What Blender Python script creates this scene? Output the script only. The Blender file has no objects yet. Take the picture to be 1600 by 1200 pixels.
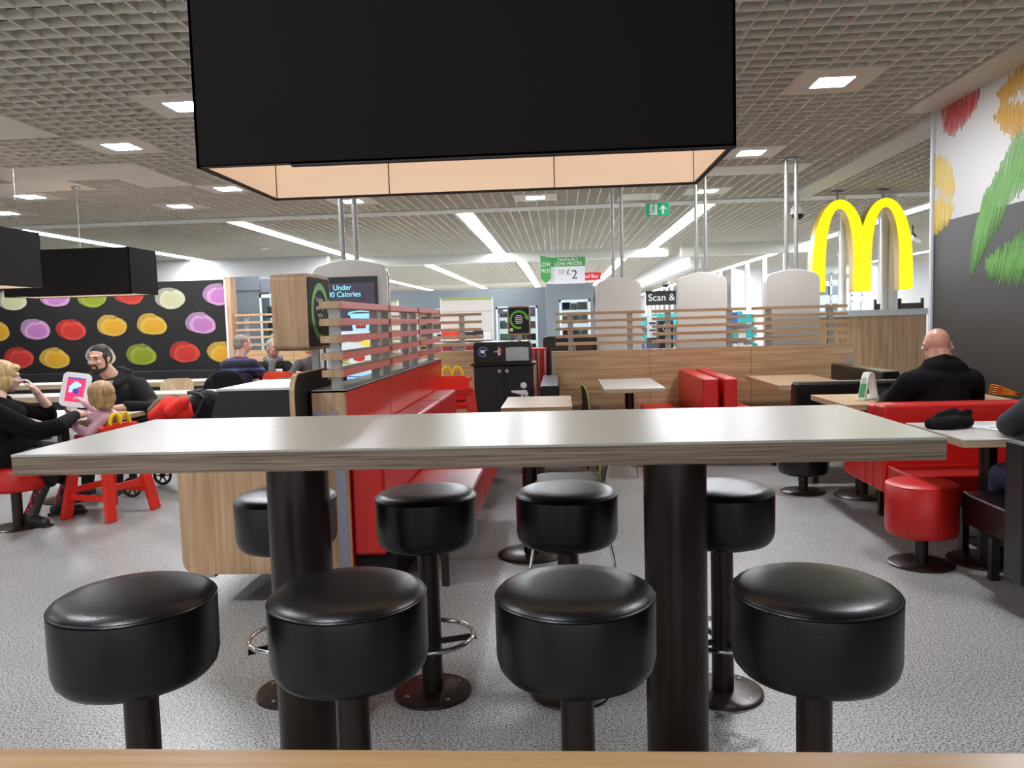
import bpy, bmesh, math, random
from mathutils import Vector, Matrix, Euler
random.seed(7)
R = math.radians
SC = bpy.context.scene
COL = SC.collection
# ---------------------------------------------------------------- camera, world, exposure
cam = bpy.data.objects.new('camera', bpy.data.cameras.new('camera'))
COL.objects.link(cam)
cam.data.sensor_fit = 'HORIZONTAL'; cam.data.sensor_width = 36.0
cam.data.lens = 36.0 * 1240.0 / 1600.0
cam.data.clip_start = 0.02; cam.data.clip_end = 200
yw, pt, rl = R(3.55), R(-4.5), R(-1.65)
fw = Vector((-math.sin(yw) * math.cos(pt), math.cos(yw) * math.cos(pt), math.sin(pt)))
r0 = Vector((math.cos(yw), math.sin(yw), 0)); u0 = r0.cross(fw)
rv = math.cos(rl) * r0 + math.sin(rl) * u0; uv = -math.sin(rl) * r0 + math.cos(rl) * u0
M = Matrix((rv, uv, -fw)).transposed().to_4x4(); M.translation = Vector((0, 0, 1.4))
cam.matrix_world = M
SC.camera = cam
w = bpy.data.worlds.new('daylight'); SC.world = w; w.use_nodes = True
w.node_tree.nodes['Background'].inputs[0].default_value = (0.90, 0.95, 1.0, 1)
w.node_tree.nodes['Background'].inputs[1].default_value = 0.9
SC.view_settings.view_transform = 'Standard'; SC.view_settings.look = 'None'
SC.view_settings.gamma = 1.0; SC.view_settings.exposure = 0.5
SC.view_settings.use_curve_mapping = False
try:
    SC.cycles.use_denoising = True
    SC.cycles.max_bounces = 7; SC.cycles.diffuse_bounces = 4; SC.cycles.glossy_bounces = 3
    SC.cycles.transmission_bounces = 4; SC.cycles.sample_clamp_indirect = 6.0
    SC.cycles.caustics_reflective = False; SC.cycles.caustics_refractive = False
except Exception:
    pass
STRIP_E, DOWN_E, WARM_E = 34.0, 185.0, 0.5

# ---------------------------------------------------------------- materials
def lin(c):
    return tuple(((v / 255) / 12.92 if v / 255 <= .04045 else ((v / 255 + .055) / 1.055) ** 2.4) for v in c) + (1,)
def mat(name, c, rough=.5, metal=0, bump=0, bscale=200, spec=.5, emit=0, ecol=None, var=0, vscale=3, trans=0, coat=0):
    m = bpy.data.materials.new(name); m.use_nodes = True
    n = m.node_tree.nodes; l = m.node_tree.links; b = n['Principled BSDF']
    b.inputs['Base Color'].default_value = lin(c); b.inputs['Roughness'].default_value = rough
    b.inputs['Metallic'].default_value = metal; b.inputs['Specular IOR Level'].default_value = spec
    b.inputs['Coat Weight'].default_value = coat
    if emit:
        b.inputs['Emission Color'].default_value = lin(ecol or c); b.inputs['Emission Strength'].default_value = emit
    if trans: b.inputs['Transmission Weight'].default_value = trans
    if bump or var:
        tc = n.new('ShaderNodeTexCoord')
    if bump:
        t = n.new('ShaderNodeTexNoise'); t.inputs['Scale'].default_value = bscale; t.inputs['Detail'].default_value = 3
        l.new(tc.outputs['Object'], t.inputs['Vector'])
        bp = n.new('ShaderNodeBump'); bp.inputs['Strength'].default_value = bump; bp.inputs['Distance'].default_value = .002
        l.new(t.outputs['Fac'], bp.inputs['Height']); l.new(bp.outputs['Normal'], b.inputs['Normal'])
    if var:
        t2 = n.new('ShaderNodeTexNoise'); t2.inputs['Scale'].default_value = vscale; t2.inputs['Detail'].default_value = 4
        l.new(tc.outputs['Object'], t2.inputs['Vector'])
        mx = n.new('ShaderNodeMapRange'); mx.inputs['To Min'].default_value = 1 - var; mx.inputs['To Max'].default_value = 1 + var
        l.new(t2.outputs['Fac'], mx.inputs['Value'])
        hs = n.new('ShaderNodeHueSaturation'); hs.inputs['Color'].default_value = lin(c)
        l.new(mx.outputs['Result'], hs.inputs['Value']); l.new(hs.outputs['Color'], b.inputs['Base Color'])
    return m
def grain(name, c1, c2, c3, axis='x', rough=.45, lo=1.3, hi=26, seams=None, coat=0):
    m = mat(name, c2, rough, coat=coat); n = m.node_tree.nodes; l = m.node_tree.links; b = n['Principled BSDF']
    tc = n.new('ShaderNodeTexCoord'); mp = n.new('ShaderNodeMapping')
    sc = [hi, hi, hi]; sc['xyz'.index(axis)] = lo; mp.inputs['Scale'].default_value = sc
    l.new(tc.outputs['Object'], mp.inputs['Vector'])
    t = n.new('ShaderNodeTexNoise'); t.inputs['Scale'].default_value = 1; t.inputs['Detail'].default_value = 5
    t.inputs['Roughness'].default_value = .6; t.inputs['Distortion'].default_value = .4
    l.new(mp.outputs[0], t.inputs['Vector'])
    cr = n.new('ShaderNodeValToRGB'); e = cr.color_ramp.elements
    e[0].position = .3; e[0].color = lin(c1); e[1].position = .7; e[1].color = lin(c3)
    k = e.new(.5); k.color = lin(c2)
    l.new(t.outputs['Fac'], cr.inputs['Fac']); l.new(cr.outputs['Color'], b.inputs['Base Color'])
    return m
def floor_mat():
    m = mat('terrazzo', (176, 176, 172), .34); n = m.node_tree.nodes; l = m.node_tree.links; b = n['Principled BSDF']
    tc = n.new('ShaderNodeTexCoord')
    def noise(s, d=2):
        t = n.new('ShaderNodeTexNoise'); t.inputs['Scale'].default_value = s; t.inputs['Detail'].default_value = d
        l.new(tc.outputs['Object'], t.inputs['Vector']); return t
    a = noise(135, 2); cr = n.new('ShaderNodeValToRGB'); e = cr.color_ramp.elements
    e[0].position = .39; e[0].color = lin((78, 76, 72)); e[1].position = .5; e[1].color = lin((172, 172, 168))
    k = e.new(.62); k.color = lin((194, 194, 189)); l.new(a.outputs['Fac'], cr.inputs['Fac'])
    d = noise(1.7, 4); mr = n.new('ShaderNodeMapRange'); mr.inputs['To Min'].default_value = .86; mr.inputs['To Max'].default_value = 1.12
    l.new(d.outputs['Fac'], mr.inputs['Value'])
    hs = n.new('ShaderNodeHueSaturation'); l.new(cr.outputs['Color'], hs.inputs['Color']); l.new(mr.outputs['Result'], hs.inputs['Value'])
    l.new(hs.outputs['Color'], b.inputs['Base Color'])
    r = n.new('ShaderNodeMapRange'); r.inputs['To Min'].default_value = .24; r.inputs['To Max'].default_value = .5
    l.new(noise(3, 3).outputs['Fac'], r.inputs['Value']); l.new(r.outputs['Result'], b.inputs['Roughness'])
    return m
def stripes_mat(name, stops, axis='z', scale=1.0, rough=.9):
    """horizontal knitted bands: a constant colour ramp over one object axis"""
    m = mat(name, (40, 40, 60), rough); n = m.node_tree.nodes; l = m.node_tree.links; b = n['Principled BSDF']
    tc = n.new('ShaderNodeTexCoord'); sp = n.new('ShaderNodeSeparateXYZ'); l.new(tc.outputs['Object'], sp.inputs[0])
    ml = n.new('ShaderNodeMath'); ml.operation = 'MULTIPLY'; ml.inputs[1].default_value = scale
    l.new(sp.outputs['XYZ'.index(axis.upper())], ml.inputs[0])
    fr = n.new('ShaderNodeMath'); fr.operation = 'FRACT'; l.new(ml.outputs[0], fr.inputs[0])
    cr = n.new('ShaderNodeValToRGB'); cr.color_ramp.interpolation = 'CONSTANT'; e = cr.color_ramp.elements
    while len(e) < len(stops): e.new(.5)
    for k, (p, c) in enumerate(stops): e[k].position = p; e[k].color = lin(c)
    l.new(fr.outputs[0], cr.inputs['Fac']); l.new(cr.outputs['Color'], b.inputs['Base Color'])
    return m
X = {}
X['floor'] = floor_mat()
X['vinyl_black'] = mat('black_vinyl', (9, 9, 10), .32, bump=.25, bscale=260, spec=.5)
X['vinyl_red'] = mat('red_vinyl', (196, 28, 24), .36, bump=.15, bscale=240, spec=.5)
X['laminate_red'] = mat('red_laminate', (222, 56, 44), .2, spec=.6)
X['slat_red'] = mat('red_slat_laminate', (228, 112, 106), .35)
X['brown_metal'] = mat('brown_metal', (46, 34, 29), .3, metal=.3, spec=.5)
X['oak_x'] = grain('oak_along_x', (166, 128, 90), (194, 156, 114), (210, 176, 136), 'x')
X['oak_y'] = grain('oak_along_y', (150, 112, 78), (178, 140, 102), (196, 160, 122), 'y')
X['oak_z'] = grain('oak_along_z', (158, 120, 88), (184, 148, 112), (202, 168, 132), 'z')
X['oak_top'] = grain('oak_table_top', (168, 136, 102), (186, 154, 118), (198, 168, 132), 'x', .4)
X['ledge'] = grain('oak_ledge', (150, 114, 74), (164, 128, 86), (178, 142, 100), 'x', .3, lo=2, hi=60)
X['ply'] = grain('ply_edge', (66, 52, 42), (122, 104, 88), (150, 132, 114), 'x', .6, lo=3, hi=230)
X['ply_y'] = grain('ply_edge_y', (66, 52, 42), (122, 104, 88), (150, 132, 114), 'y', .6, lo=3, hi=230)
X['pale_ply'] = grain('pale_ply_edge', (160, 134, 100), (184, 160, 124), (200, 178, 144), 'x', .5, lo=2, hi=60)
X['top_white'] = mat('ivory_laminate', (166, 163, 152), .3, bump=.4, bscale=14, spec=.35)
X['white'] = mat('white_paint', (226, 226, 224), .5)
X['white_gloss'] = mat('white_gloss', (232, 232, 232), .22)
X['cream'] = mat('cream_panel', (206, 202, 194), .35)
X['wall_white'] = mat('wall_white', (200, 199, 196), .55)
X['charcoal'] = mat('charcoal_wall', (46, 44, 43), .42, var=.12, vscale=5)
X['mural_black'] = mat('mural_black', (18, 17, 17), .6)
X['grid'] = mat('ceiling_grid', (230, 223, 210), .7, spec=.2)
X['panel'] = mat('ceiling_panel', (224, 218, 208), .7)
X['trim'] = mat('ceiling_trim', (206, 202, 194), .6)
X['dark'] = mat('void_dark', (14, 13, 13), .9)
X['black'] = mat('black_gloss', (14, 14, 15), .25)
X['black_matt'] = mat('black_matt', (24, 23, 23), .7, bump=.2, bscale=300)
X['fabric_black'] = mat('black_lampshade_fabric', (27, 24, 23), .95, bump=.5, bscale=420, spec=.1)
X['lamp_glow'] = mat('lampshade_lining', (214, 206, 198), .8, emit=WARM_E * .55, ecol=(255, 214, 178))
X['rim'] = mat('lampshade_rim', (240, 226, 208), .5)
X['strip'] = mat('strip_light_diffuser', (255, 255, 255), .5, emit=STRIP_E, ecol=(244, 249, 255))
X['down'] = mat('downlight_diffuser', (255, 255, 255), .5, emit=DOWN_E, ecol=(246, 248, 255))
X['steel'] = mat('brushed_steel', (176, 178, 180), .3, metal=1)
X['steel_matt'] = mat('satin_aluminium', (168, 166, 162), .45, metal=.7)
X['plate'] = mat('grey_lilac_plate', (150, 146, 158), .4, metal=.6)
X['chrome'] = mat('chrome', (205, 205, 205), .14, metal=1)
X['fridge_grey'] = mat('fridge_grey', (108, 114, 120), .42)
X['fridge_light'] = mat('fridge_trim', (206, 214, 218), .4)
X['fridge_glow'] = mat('fridge_interior', (224, 236, 238), .6, emit=.55, ecol=(230, 242, 246))
X['arch'] = mat('lit_yellow_acrylic', (220, 208, 0), .3, emit=.62, ecol=(255, 246, 0))
X['arch_side'] = mat('yellow_sign_side', (212, 172, 10), .3)
X['yellow'] = mat('yellow_plastic', (246, 204, 20), .35)
X['red_plastic'] = mat('red_painted_wood', (232, 44, 26), .35)
X['orange_seat'] = mat('orange_red_shell', (222, 62, 30), .4)
X['chair_ply'] = grain('chair_plywood', (186, 158, 122), (202, 176, 140), (212, 188, 154), 'z', .4)
X['green_chair'] = mat('green_shell', (150, 170, 40), .4)
X['green_edge'] = mat('lime_edge', (150, 178, 60), .4)
X['dark_brown'] = mat('dark_brown_shell', (56, 42, 38), .4)
X['green'] = mat('recycling_green', (104, 186, 58), .5)
X['sign_green'] = mat('exit_green', (0, 140, 96), .5, emit=.35)
X['price_green'] = mat('price_green', (62, 150, 72), .5)
X['sign_red'] = mat('sale_red', (214, 36, 50), .5)
X['blue_icon'] = mat('blue_icon', (92, 118, 196), .5)
X['red_icon'] = mat('red_icon', (220, 76, 60), .5)
X['white_ink'] = mat('white_ink', (236, 236, 234), .5)
X['black_ink'] = mat('black_ink', (22, 22, 24), .5)
X['post_white'] = mat('white_post', (222, 224, 226), .4)
X['rubber'] = mat('rubber', (26, 26, 28), .7)
X['coat_black'] = mat('black_wool', (17, 16, 17), .95, bump=.6, bscale=90, spec=.15)
X['jacket_black'] = mat('black_jacket', (15, 15, 16), .8, bump=.4, bscale=40, spec=.2)
X['grey_knit'] = mat('grey_knit', (66, 66, 68), .95, bump=.5, bscale=160)
X['slate_sleeve'] = mat('dark_slate_sleeve', (48, 50, 54), .9, bump=.4, bscale=120)
X['denim'] = mat('denim', (56, 66, 92), .9, bump=.4, bscale=200)
X['trouser'] = mat('black_trousers', (22, 22, 24), .9)
X['pink_knit'] = mat('pink_knit', (206, 160, 172), .95, bump=.6, bscale=110)
X['skin'] = mat('skin', (206, 158, 136), .5, spec=.35)
X['skin_pale'] = mat('pale_skin', (222, 184, 168), .5, spec=.35)
X['skin_pink'] = mat('ruddy_skin', (204, 146, 124), .42, spec=.4)
X['hair_dark'] = mat('dark_brown_hair', (34, 26, 22), .7, bump=.8, bscale=120)
X['hair_grey'] = mat('grey_hair', (138, 130, 120), .8, bump=1, bscale=120, var=.25, vscale=60)
X['hair_blond'] = grain('blonde_hair', (148, 116, 66), (194, 164, 106), (220, 196, 146), 'z', .5, lo=6, hi=70)
X['hair_child'] = grain('light_brown_hair', (128, 90, 50), (176, 138, 92), (200, 166, 120), 'z', .55, lo=8, hi=60)
X['lip'] = mat('lips', (172, 96, 88), .5)
X['eye_white'] = mat('eye_white', (230, 228, 224), .3)
X['iris'] = mat('iris', (40, 34, 30), .2)
X['beige_shirt'] = mat('beige_shirt', (188, 180, 152), .9)
X['shirt_blue'] = mat('pale_blue_shirt', (140, 146, 186), .9)
X['striped'] = stripes_mat('striped_sweater', [(0, (24, 24, 44)), (.28, (64, 44, 84)), (.42, (26, 26, 48)), (.62, (78, 92, 142)), (.78, (24, 24, 44))], 'z', 5.2)
X['scarf'] = mat('grey_check_scarf', (112, 108, 106), .95, bump=1, bscale=60, var=.5, vscale=40)
X['fur'] = mat('mottled_fur', (116, 96, 80), 1, bump=1, bscale=60, var=.6, vscale=70)
X['red_cloth'] = mat('bright_red_cloth', (226, 40, 30), .8, bump=.5, bscale=30)
X['boot'] = mat('dark_floral_boot', (50, 50, 44), .4)
X['floral'] = mat('red_flower_print', (214, 50, 76), .6)
X['shoe_dark'] = mat('dark_shoe', (30, 29, 30), .6)
X['paper'] = mat('paper', (226, 228, 230), .8)
X['paper_blue'] = mat('printed_blue', (110, 120, 170), .8)
X['orange'] = mat('orange_folder', (236, 140, 24), .6)
X['screen_pink'] = mat('tablet_screen', (226, 40, 92), .3, emit=.55, ecol=(230, 40, 96))
X['screen_blue'] = mat('screen_pale_blue', (150, 214, 246), .4, emit=.6, ecol=(150, 210, 250))
X['screen_navy'] = mat('screen_navy', (60, 60, 160), .4, emit=.4)
X['glass'] = mat('clear_glass', (240, 250, 250), .03, trans=1, spec=.5)
X['teal'] = mat('teal_pack', (60, 178, 178), .5)
X['ladder'] = mat('pale_wood', (206, 170, 110), .5)

# ---------------------------------------------------------------- mesh helpers
class MB:
    def __init__(s): s.bm = bmesh.new()
    def _f(s, vs, mi=0):
        try:
            f = s.bm.faces.new(vs); f.material_index = mi; return f
        except ValueError: return None
    def box(s, x0, x1, y0, y1, z0, z1, mi=0, T=None):
        P = [(x, y, z) for z in (z0, z1) for y in (y0, y1) for x in (x0, x1)]
        v = [s.bm.verts.new(T @ Vector(p) if T else p) for p in P]
        for q in ((0, 2, 3, 1), (4, 5, 7, 6), (0, 1, 5, 4), (2, 6, 7, 3), (0, 4, 6, 2), (1, 3, 7, 5)): s._f([v[i] for i in q], mi)
        return s
    def bar(s, p, q, wx, wy, mi=0, up=(0, 0, 1)):
        """rectangular bar from p to q; wx across (horizontal-ish), wy the other way"""
        p = Vector(p); q = Vector(q); d = (q - p).normalized(); up = Vector(up)
        if abs(d.dot(up)) > .98: up = Vector((0, 1, 0))
        a = d.cross(up).normalized(); b = a.cross(d).normalized()
        v = [s.bm.verts.new(o + a * i * wx / 2 + b * j * wy / 2) for o in (p, q) for i, j in ((-1, -1), (1, -1), (1, 1), (-1, 1))]
        for f in ((0, 1, 2, 3), (7, 6, 5, 4), (0, 4, 5, 1), (1, 5, 6, 2), (2, 6, 7, 3), (3, 7, 4, 0)): s._f([v[i] for i in f], mi)
        return s
    def ring(s, c, a, b, r, n): return [s.bm.verts.new(c + a * r * math.cos(2 * math.pi * i / n) + b * r * math.sin(2 * math.pi * i / n)) for i in range(n)]
    def tube(s, pts, r, n=10, closed=False, mi=0):
        pts = [Vector(p) for p in pts]; rs = r if isinstance(r, (list, tuple)) else [r] * len(pts)
        rings = []; pa = None; N = len(pts)
        for i, p in enumerate(pts):
            if closed: d = (pts[(i + 1) % N] - pts[i - 1])
            else: d = pts[min(i + 1, N - 1)] - pts[max(i - 1, 0)]
            d.normalize()
            if pa is None:
                a = d.cross(Vector((0, 0, 1)))
                if a.length < .1: a = d.cross(Vector((0, 1, 0)))
            else: a = pa - d * pa.dot(d)
            a.normalize(); pa = a; b = d.cross(a)
            rings.append(s.ring(p, a, b, rs[i], n))
        for i in range(N if closed else N - 1):
            A, B = rings[i], rings[(i + 1) % N]
            for k in range(n): s._f([A[k], A[(k + 1) % n], B[(k + 1) % n], B[k]], mi)
        if not closed:
            s._f(list(reversed(rings[0])), mi); s._f(rings[-1], mi)
        return s
    def cyl(s, p, q, r, r1=None, n=20, mi=0): return s.tube([p, q], [r, r if r1 is None else r1], n, mi=mi)
    def lathe(s, prof, c=(0, 0, 0), n=40, mi=0):
        c = Vector(c); rings = []
        for (r, z) in prof:
            if r < 1e-5: rings.append([s.bm.verts.new(c + Vector((0, 0, z)))])
            else: rings.append(s.ring(c + Vector((0, 0, z)), Vector((1, 0, 0)), Vector((0, 1, 0)), r, n))
        for A, B in zip(rings, rings[1:]):
            for k in range(n):
                if len(A) == 1 and len(B) == 1: continue
                if len(A) == 1: s._f([A[0], B[(k + 1) % n], B[k]][::-1], mi)
                elif len(B) == 1: s._f([A[k], A[(k + 1) % n], B[0]], mi)
                else: s._f([A[k], A[(k + 1) % n], B[(k + 1) % n], B[k]], mi)
        return s
    def prism(s, pts, axis, a0, a1, mi=0, T=None):
        """2-D polygon in the two other axes (in xyz order), extruded along axis"""
        def P(u, v, a):
            p = {'x': (a, u, v), 'y': (u, a, v), 'z': (u, v, a)}[axis]
            return T @ Vector(p) if T else p
        A = [s.bm.verts.new(P(u, v, a0)) for u, v in pts]; B = [s.bm.verts.new(P(u, v, a1)) for u, v in pts]
        s._f(A, mi); s._f(B[::-1], mi); n = len(pts)
        for i in range(n): s._f([A[i], B[i], B[(i + 1) % n], A[(i + 1) % n]], mi)
        return s
    def ell(s, c, r, rot=None, u=16, v=10, mi=0):
        T = Matrix.Translation(Vector(c)) @ (rot.to_4x4() if rot is not None else Matrix.Identity(4)) @ Matrix.Diagonal((r[0], r[1], r[2], 1))
        k = bmesh.ops.create_uvsphere(s.bm, u_segments=u, v_segments=v, radius=1, matrix=T)
        for vv in k['verts']:
            for f in vv.link_faces: f.material_index = mi
        return s
    def build(s, name, m, parent=None, loc=None, rot=None, bevel=0, smooth=False, seg=2, ang=35):
        bmesh.ops.recalc_face_normals(s.bm, faces=s.bm.faces[:])
        me = bpy.data.meshes.new(name); s.bm.to_mesh(me); s.bm.free()
        for q in (m if isinstance(m, (list, tuple)) else [m]): me.materials.append(X[q] if isinstance(q, str) else q)
        if smooth:
            for p in me.polygons: p.use_smooth = True
            try: me.set_sharp_from_angle(angle=R(ang))
            except Exception: pass
        o = bpy.data.objects.new(name, me); COL.objects.link(o)
        if parent is not None: o.parent = parent
        if loc is not None: o.location = loc
        if rot is not None: o.rotation_euler = rot
        if bevel:
            b = o.modifiers.new('bevel', 'BEVEL'); b.width = bevel; b.segments = seg; b.limit_method = 'ANGLE'; b.angle_limit = R(40)
            if not smooth:
                for p in me.polygons: p.use_smooth = True
                try: me.set_sharp_from_angle(angle=R(89))
                except Exception: pass
                b.harden_normals = True
        return o
def rrect(w, h, r, n=6, cx=0, cy=0):
    out = []
    for (sx, sy, a) in ((1, 1, 0), (-1, 1, 90), (-1, -1, 180), (1, -1, 270)):
        for k in range(n + 1):
            t = R(a + 90 * k / n); out.append((cx + sx * (w / 2 - r) + r * math.cos(t), cy + sy * (h / 2 - r) + r * math.sin(t)))
    return out
def tag(o, label=None, cat=None, group=None, kind=None):
    if label: o['label'] = label
    if cat: o['category'] = cat
    if group: o['group'] = group
    if kind: o['kind'] = kind
    return o
def thing(name, label, cat, loc=(0, 0, 0), rz=0, group=None):
    o = bpy.data.objects.new(name, None); COL.objects.link(o); o.location = loc; o.rotation_euler = (0, 0, rz)
    o.empty_display_size = .05
    return tag(o, label, cat, group)
def dup(o, loc=None, rz=None, label=None, group=None, parent=None):
    c = o.copy(); COL.objects.link(c)
    if parent is not None: c.parent = parent
    if loc is not None: c.location = loc
    if rz is not None: c.rotation_euler = (0, 0, rz)
    if label: c['label'] = label
    if group: c['group'] = group
    for ch in list(o.children): dup(ch, parent=c)
    return c
def structure(o): o['kind'] = 'structure'; return o
def text(body, size, m, parent, loc, rot, ext=.0008, align='CENTER', name='lettering', sx=1.0):
    cu = bpy.data.curves.new(name, 'FONT'); cu.body = body; cu.size = size; cu.extrude = ext
    cu.align_x = align; cu.align_y = 'CENTER'; cu.space_line = .9
    to = bpy.data.objects.new('tmp', cu); COL.objects.link(to)
    me = bpy.data.meshes.new_from_object(to.evaluated_get(bpy.context.evaluated_depsgraph_get()))
    bpy.data.objects.remove(to); bpy.data.curves.remove(cu)
    me.materials.clear(); me.materials.append(X[m]); me.name = name
    o = bpy.data.objects.new(name, me); COL.objects.link(o); o.parent = parent; o.location = loc; o.rotation_euler = rot
    o.scale = (sx, 1, 1)
    return o
FRONT = (R(90), 0, 0)          # lettering read from the -y side
FACE_X = (R(90), 0, R(90))     # lettering read from the +x side
def arc_arrow(rad, wd, a0, a1, n=28, head=.0):
    """ring segment polygon (u,v) from angle a0 to a1 (degrees, clockwise if a1<a0) with an arrow head"""
    o, i = [], []
    for k in range(n + 1):
        t = R(a0 + (a1 - a0) * k / n); o.append(((rad + wd / 2) * math.cos(t), (rad + wd / 2) * math.sin(t))); i.append(((rad - wd / 2) * math.cos(t), (rad - wd / 2) * math.sin(t)))
    s = 1 if a1 > a0 else -1; t = R(a1)
    tip = (rad * math.cos(t) - s * math.sin(t) * head, rad * math.sin(t) + s * math.cos(t) * head)
    e1 = ((rad + wd * 1.25) * math.cos(t), (rad + wd * 1.25) * math.sin(t)); e2 = ((rad - wd * 1.25) * math.cos(t), (rad - wd * 1.25) * math.sin(t))
    return o + ([e1, tip, e2] if head else []) + i[::-1]
# ---------------------------------------------------------------- organic bodies
def cap(mb, p, q, r0, r1, n=14):
    """tapered capsule"""
    p = Vector(p); q = Vector(q); d = q - p
    if d.length < 1e-4: return mb.ell(p, (r0, r0, r0))
    dn = d.normalized(); pts, rs = [], []
    for k in range(5):
        t = math.pi / 2 * (1 - k / 4); pts.append(p - dn * r0 * math.sin(t)); rs.append(max(1e-4, r0 * math.cos(t)) if k else r0 * .08)
    for k in range(5):
        t = math.pi / 2 * (k / 4); pts.append(q + dn * r1 * math.sin(t)); rs.append(max(1e-4, r1 * math.cos(t)) if k < 4 else r1 * .08)
    return mb.tube(pts, rs, n)
def limb(mb, pts, rs):
    for a, b, ra, rb in zip(pts, pts[1:], rs, rs[1:]): cap(mb, a, b, ra, rb)
    return mb
def organic(name, mb, m, parent, voxel=.009, smooth=4, off=None):
    """one continuous skin over all the shapes collected in mb; coordinates are world, parent sits at an offset"""
    bmesh.ops.recalc_face_normals(mb.bm, faces=mb.bm.faces[:])
    me = bpy.data.meshes.new('tmp'); mb.bm.to_mesh(me); mb.bm.free()
    t = bpy.data.objects.new('tmp', me); COL.objects.link(t)
    a = t.modifiers.new('r', 'REMESH'); a.mode = 'VOXEL'; a.voxel_size = voxel; a.adaptivity = 0
    b = t.modifiers.new('s', 'SMOOTH'); b.factor = .5; b.iterations = smooth
    dg = bpy.context.evaluated_depsgraph_get()
    nm = bpy.data.meshes.new_from_object(t.evaluated_get(dg)); bpy.data.objects.remove(t); bpy.data.meshes.remove(me)
    nm.materials.clear(); nm.materials.append(X[m]); nm.name = name
    o = off if off is not None else (parent.location if parent is not None else Vector((0, 0, 0)))
    nm.transform(Matrix.Translation(-Vector(o)))
    for p in nm.polygons: p.use_smooth = True
    ob = bpy.data.objects.new(name, nm); COL.objects.link(ob); ob.parent = parent
    return ob
def frame(fwd, up=(0, 0, 1)):
    f = Vector(fwd).normalized(); r = f.cross(Vector(up)).normalized(); u = r.cross(f)
    return Matrix((r, f, u)).transposed()      # columns: right, forward, up
def head_skin(mb, c, F, s=1.0, ears=True, nose=1.0, child=False):
    c = Vector(c)
    def P(x, y, z): return c + F @ Vector((x * s, y * s, z * s))
    def E(p, r): mb.ell(P(*p), tuple(k * s for k in r), F, 20, 14)
    E((0, -.012, .022), (.077, .096, .092))            # skull
    E((0, .02, -.03), (.064, .072, .082))               # face
    E((0, .045, -.078), (.038, .04, .034))              # chin / jaw
    if not child:
        E((.045, .012, -.06), (.024, .04, .034)); E((-.045, .012, -.06), (.024, .04, .034))
    E((0, .078, .028), (.05, .018, .014))               # brow ridge
    E((.037, .068, -.02), (.022, .02, .018)); E((-.037, .068, -.02), (.022, .02, .018))   # cheeks
    cap(mb, P(0, .086, .014), P(0, .108 * nose, -.024), .009 * s, .014 * s)              # nose
    E((.012, .094, -.027), (.009, .011, .008)); E((-.012, .094, -.027), (.009, .011, .008))
    E((0, .086, -.052), (.024, .011, .009))             # mouth mound
    if ears:
        for k in (1, -1):
            E((.079 * k, -.006, -.006), (.009, .019, .03)); E((.083 * k, -.014, .008), (.008, .013, .018))
    return P
def face_parts(root, P, F, s=1.0, brows='hair_dark', lips=True):
    o = root.location
    m = MB()
    for k in (1, -1): m.ell(P(.031 * k, .0745, .008) - o, (.0115 * s, .0115 * s, .0065 * s), F, 14, 10)
    m.build('eyes', 'eye_white', root, smooth=True)
    m = MB()
    for k in (1, -1): m.ell(P(.031 * k, .0855, .008) - o, (.0055 * s, .003 * s, .0055 * s), F, 12, 8)
    m.build('irises', 'iris', root, smooth=True)
    m = MB()
    for k in (1, -1): m.tube([P(.013 * k, .0915, .026) - o, P(.032 * k, .0925, .032) - o, P(.05 * k, .082, .025) - o], [.0035 * s, .0045 * s, .003 * s], 8)
    m.build('eyebrows', brows, root, smooth=True)
    if lips:
        m = MB(); m.ell(P(0, .0945, -.048) - o, (.022 * s, .005 * s, .004 * s), F); m.ell(P(0, .0935, -.056) - o, (.019 * s, .006 * s, .005 * s), F)
        m.build('lips', 'lip', root, smooth=True)
def hand(mb, wrist, d, palm_n, s=1.0, side=1, curl=.5, spread=.12):
    """palm and five fingers; d: direction of the fingers, palm_n: the way the palm looks, side: +1 thumb towards d x palm_n"""
    w_ = Vector(wrist); d = Vector(d).normalized(); n = Vector(palm_n); n = (n - d * n.dot(d)).normalized(); a = d.cross(n) * side
    def P(x, y, z): return w_ + a * x * s + d * y * s + n * z * s
    rot = Matrix((a, d, n)).transposed()
    if rot.determinant() < 0: rot = Matrix((-a, d, n)).transposed()
    cap(mb, P(0, -.03, 0), P(0, .02, 0), .024 * s, .026 * s)
    mb.ell(P(0, .048, 0), (.04 * s, .048 * s, .015 * s), rot)
    for i, (x, L, r) in enumerate(((.03, .072, .0088), (.010, .080, .009), (-.010, .074, .0086), (-.029, .058, .0076))):
        cu = curl * (1 + .12 * i); p = P(x, .085, 0); ang = 0; pts = [P(x * .8, .055, 0), p]
        for seg, fr in ((0, .45), (1, .31), (2, .24)):
            ang += cu * (.55 + .35 * seg)
            dv = d * math.cos(ang) + n * math.sin(ang) + a * spread * (x / .03) * .5
            p = p + dv.normalized() * L * fr * s; pts.append(p)
        limb(mb, pts, [r * s * 1.05, r * s, r * s * .95, r * s * .88, r * s * .75])
    limb(mb, [P(.022, .012, .004), P(.05, .04, .012), P(.058, .068, .022), P(.056, .09, .03)], [.014 * s, .0115 * s, .0098 * s, .008 * s])
    return mb
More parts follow.
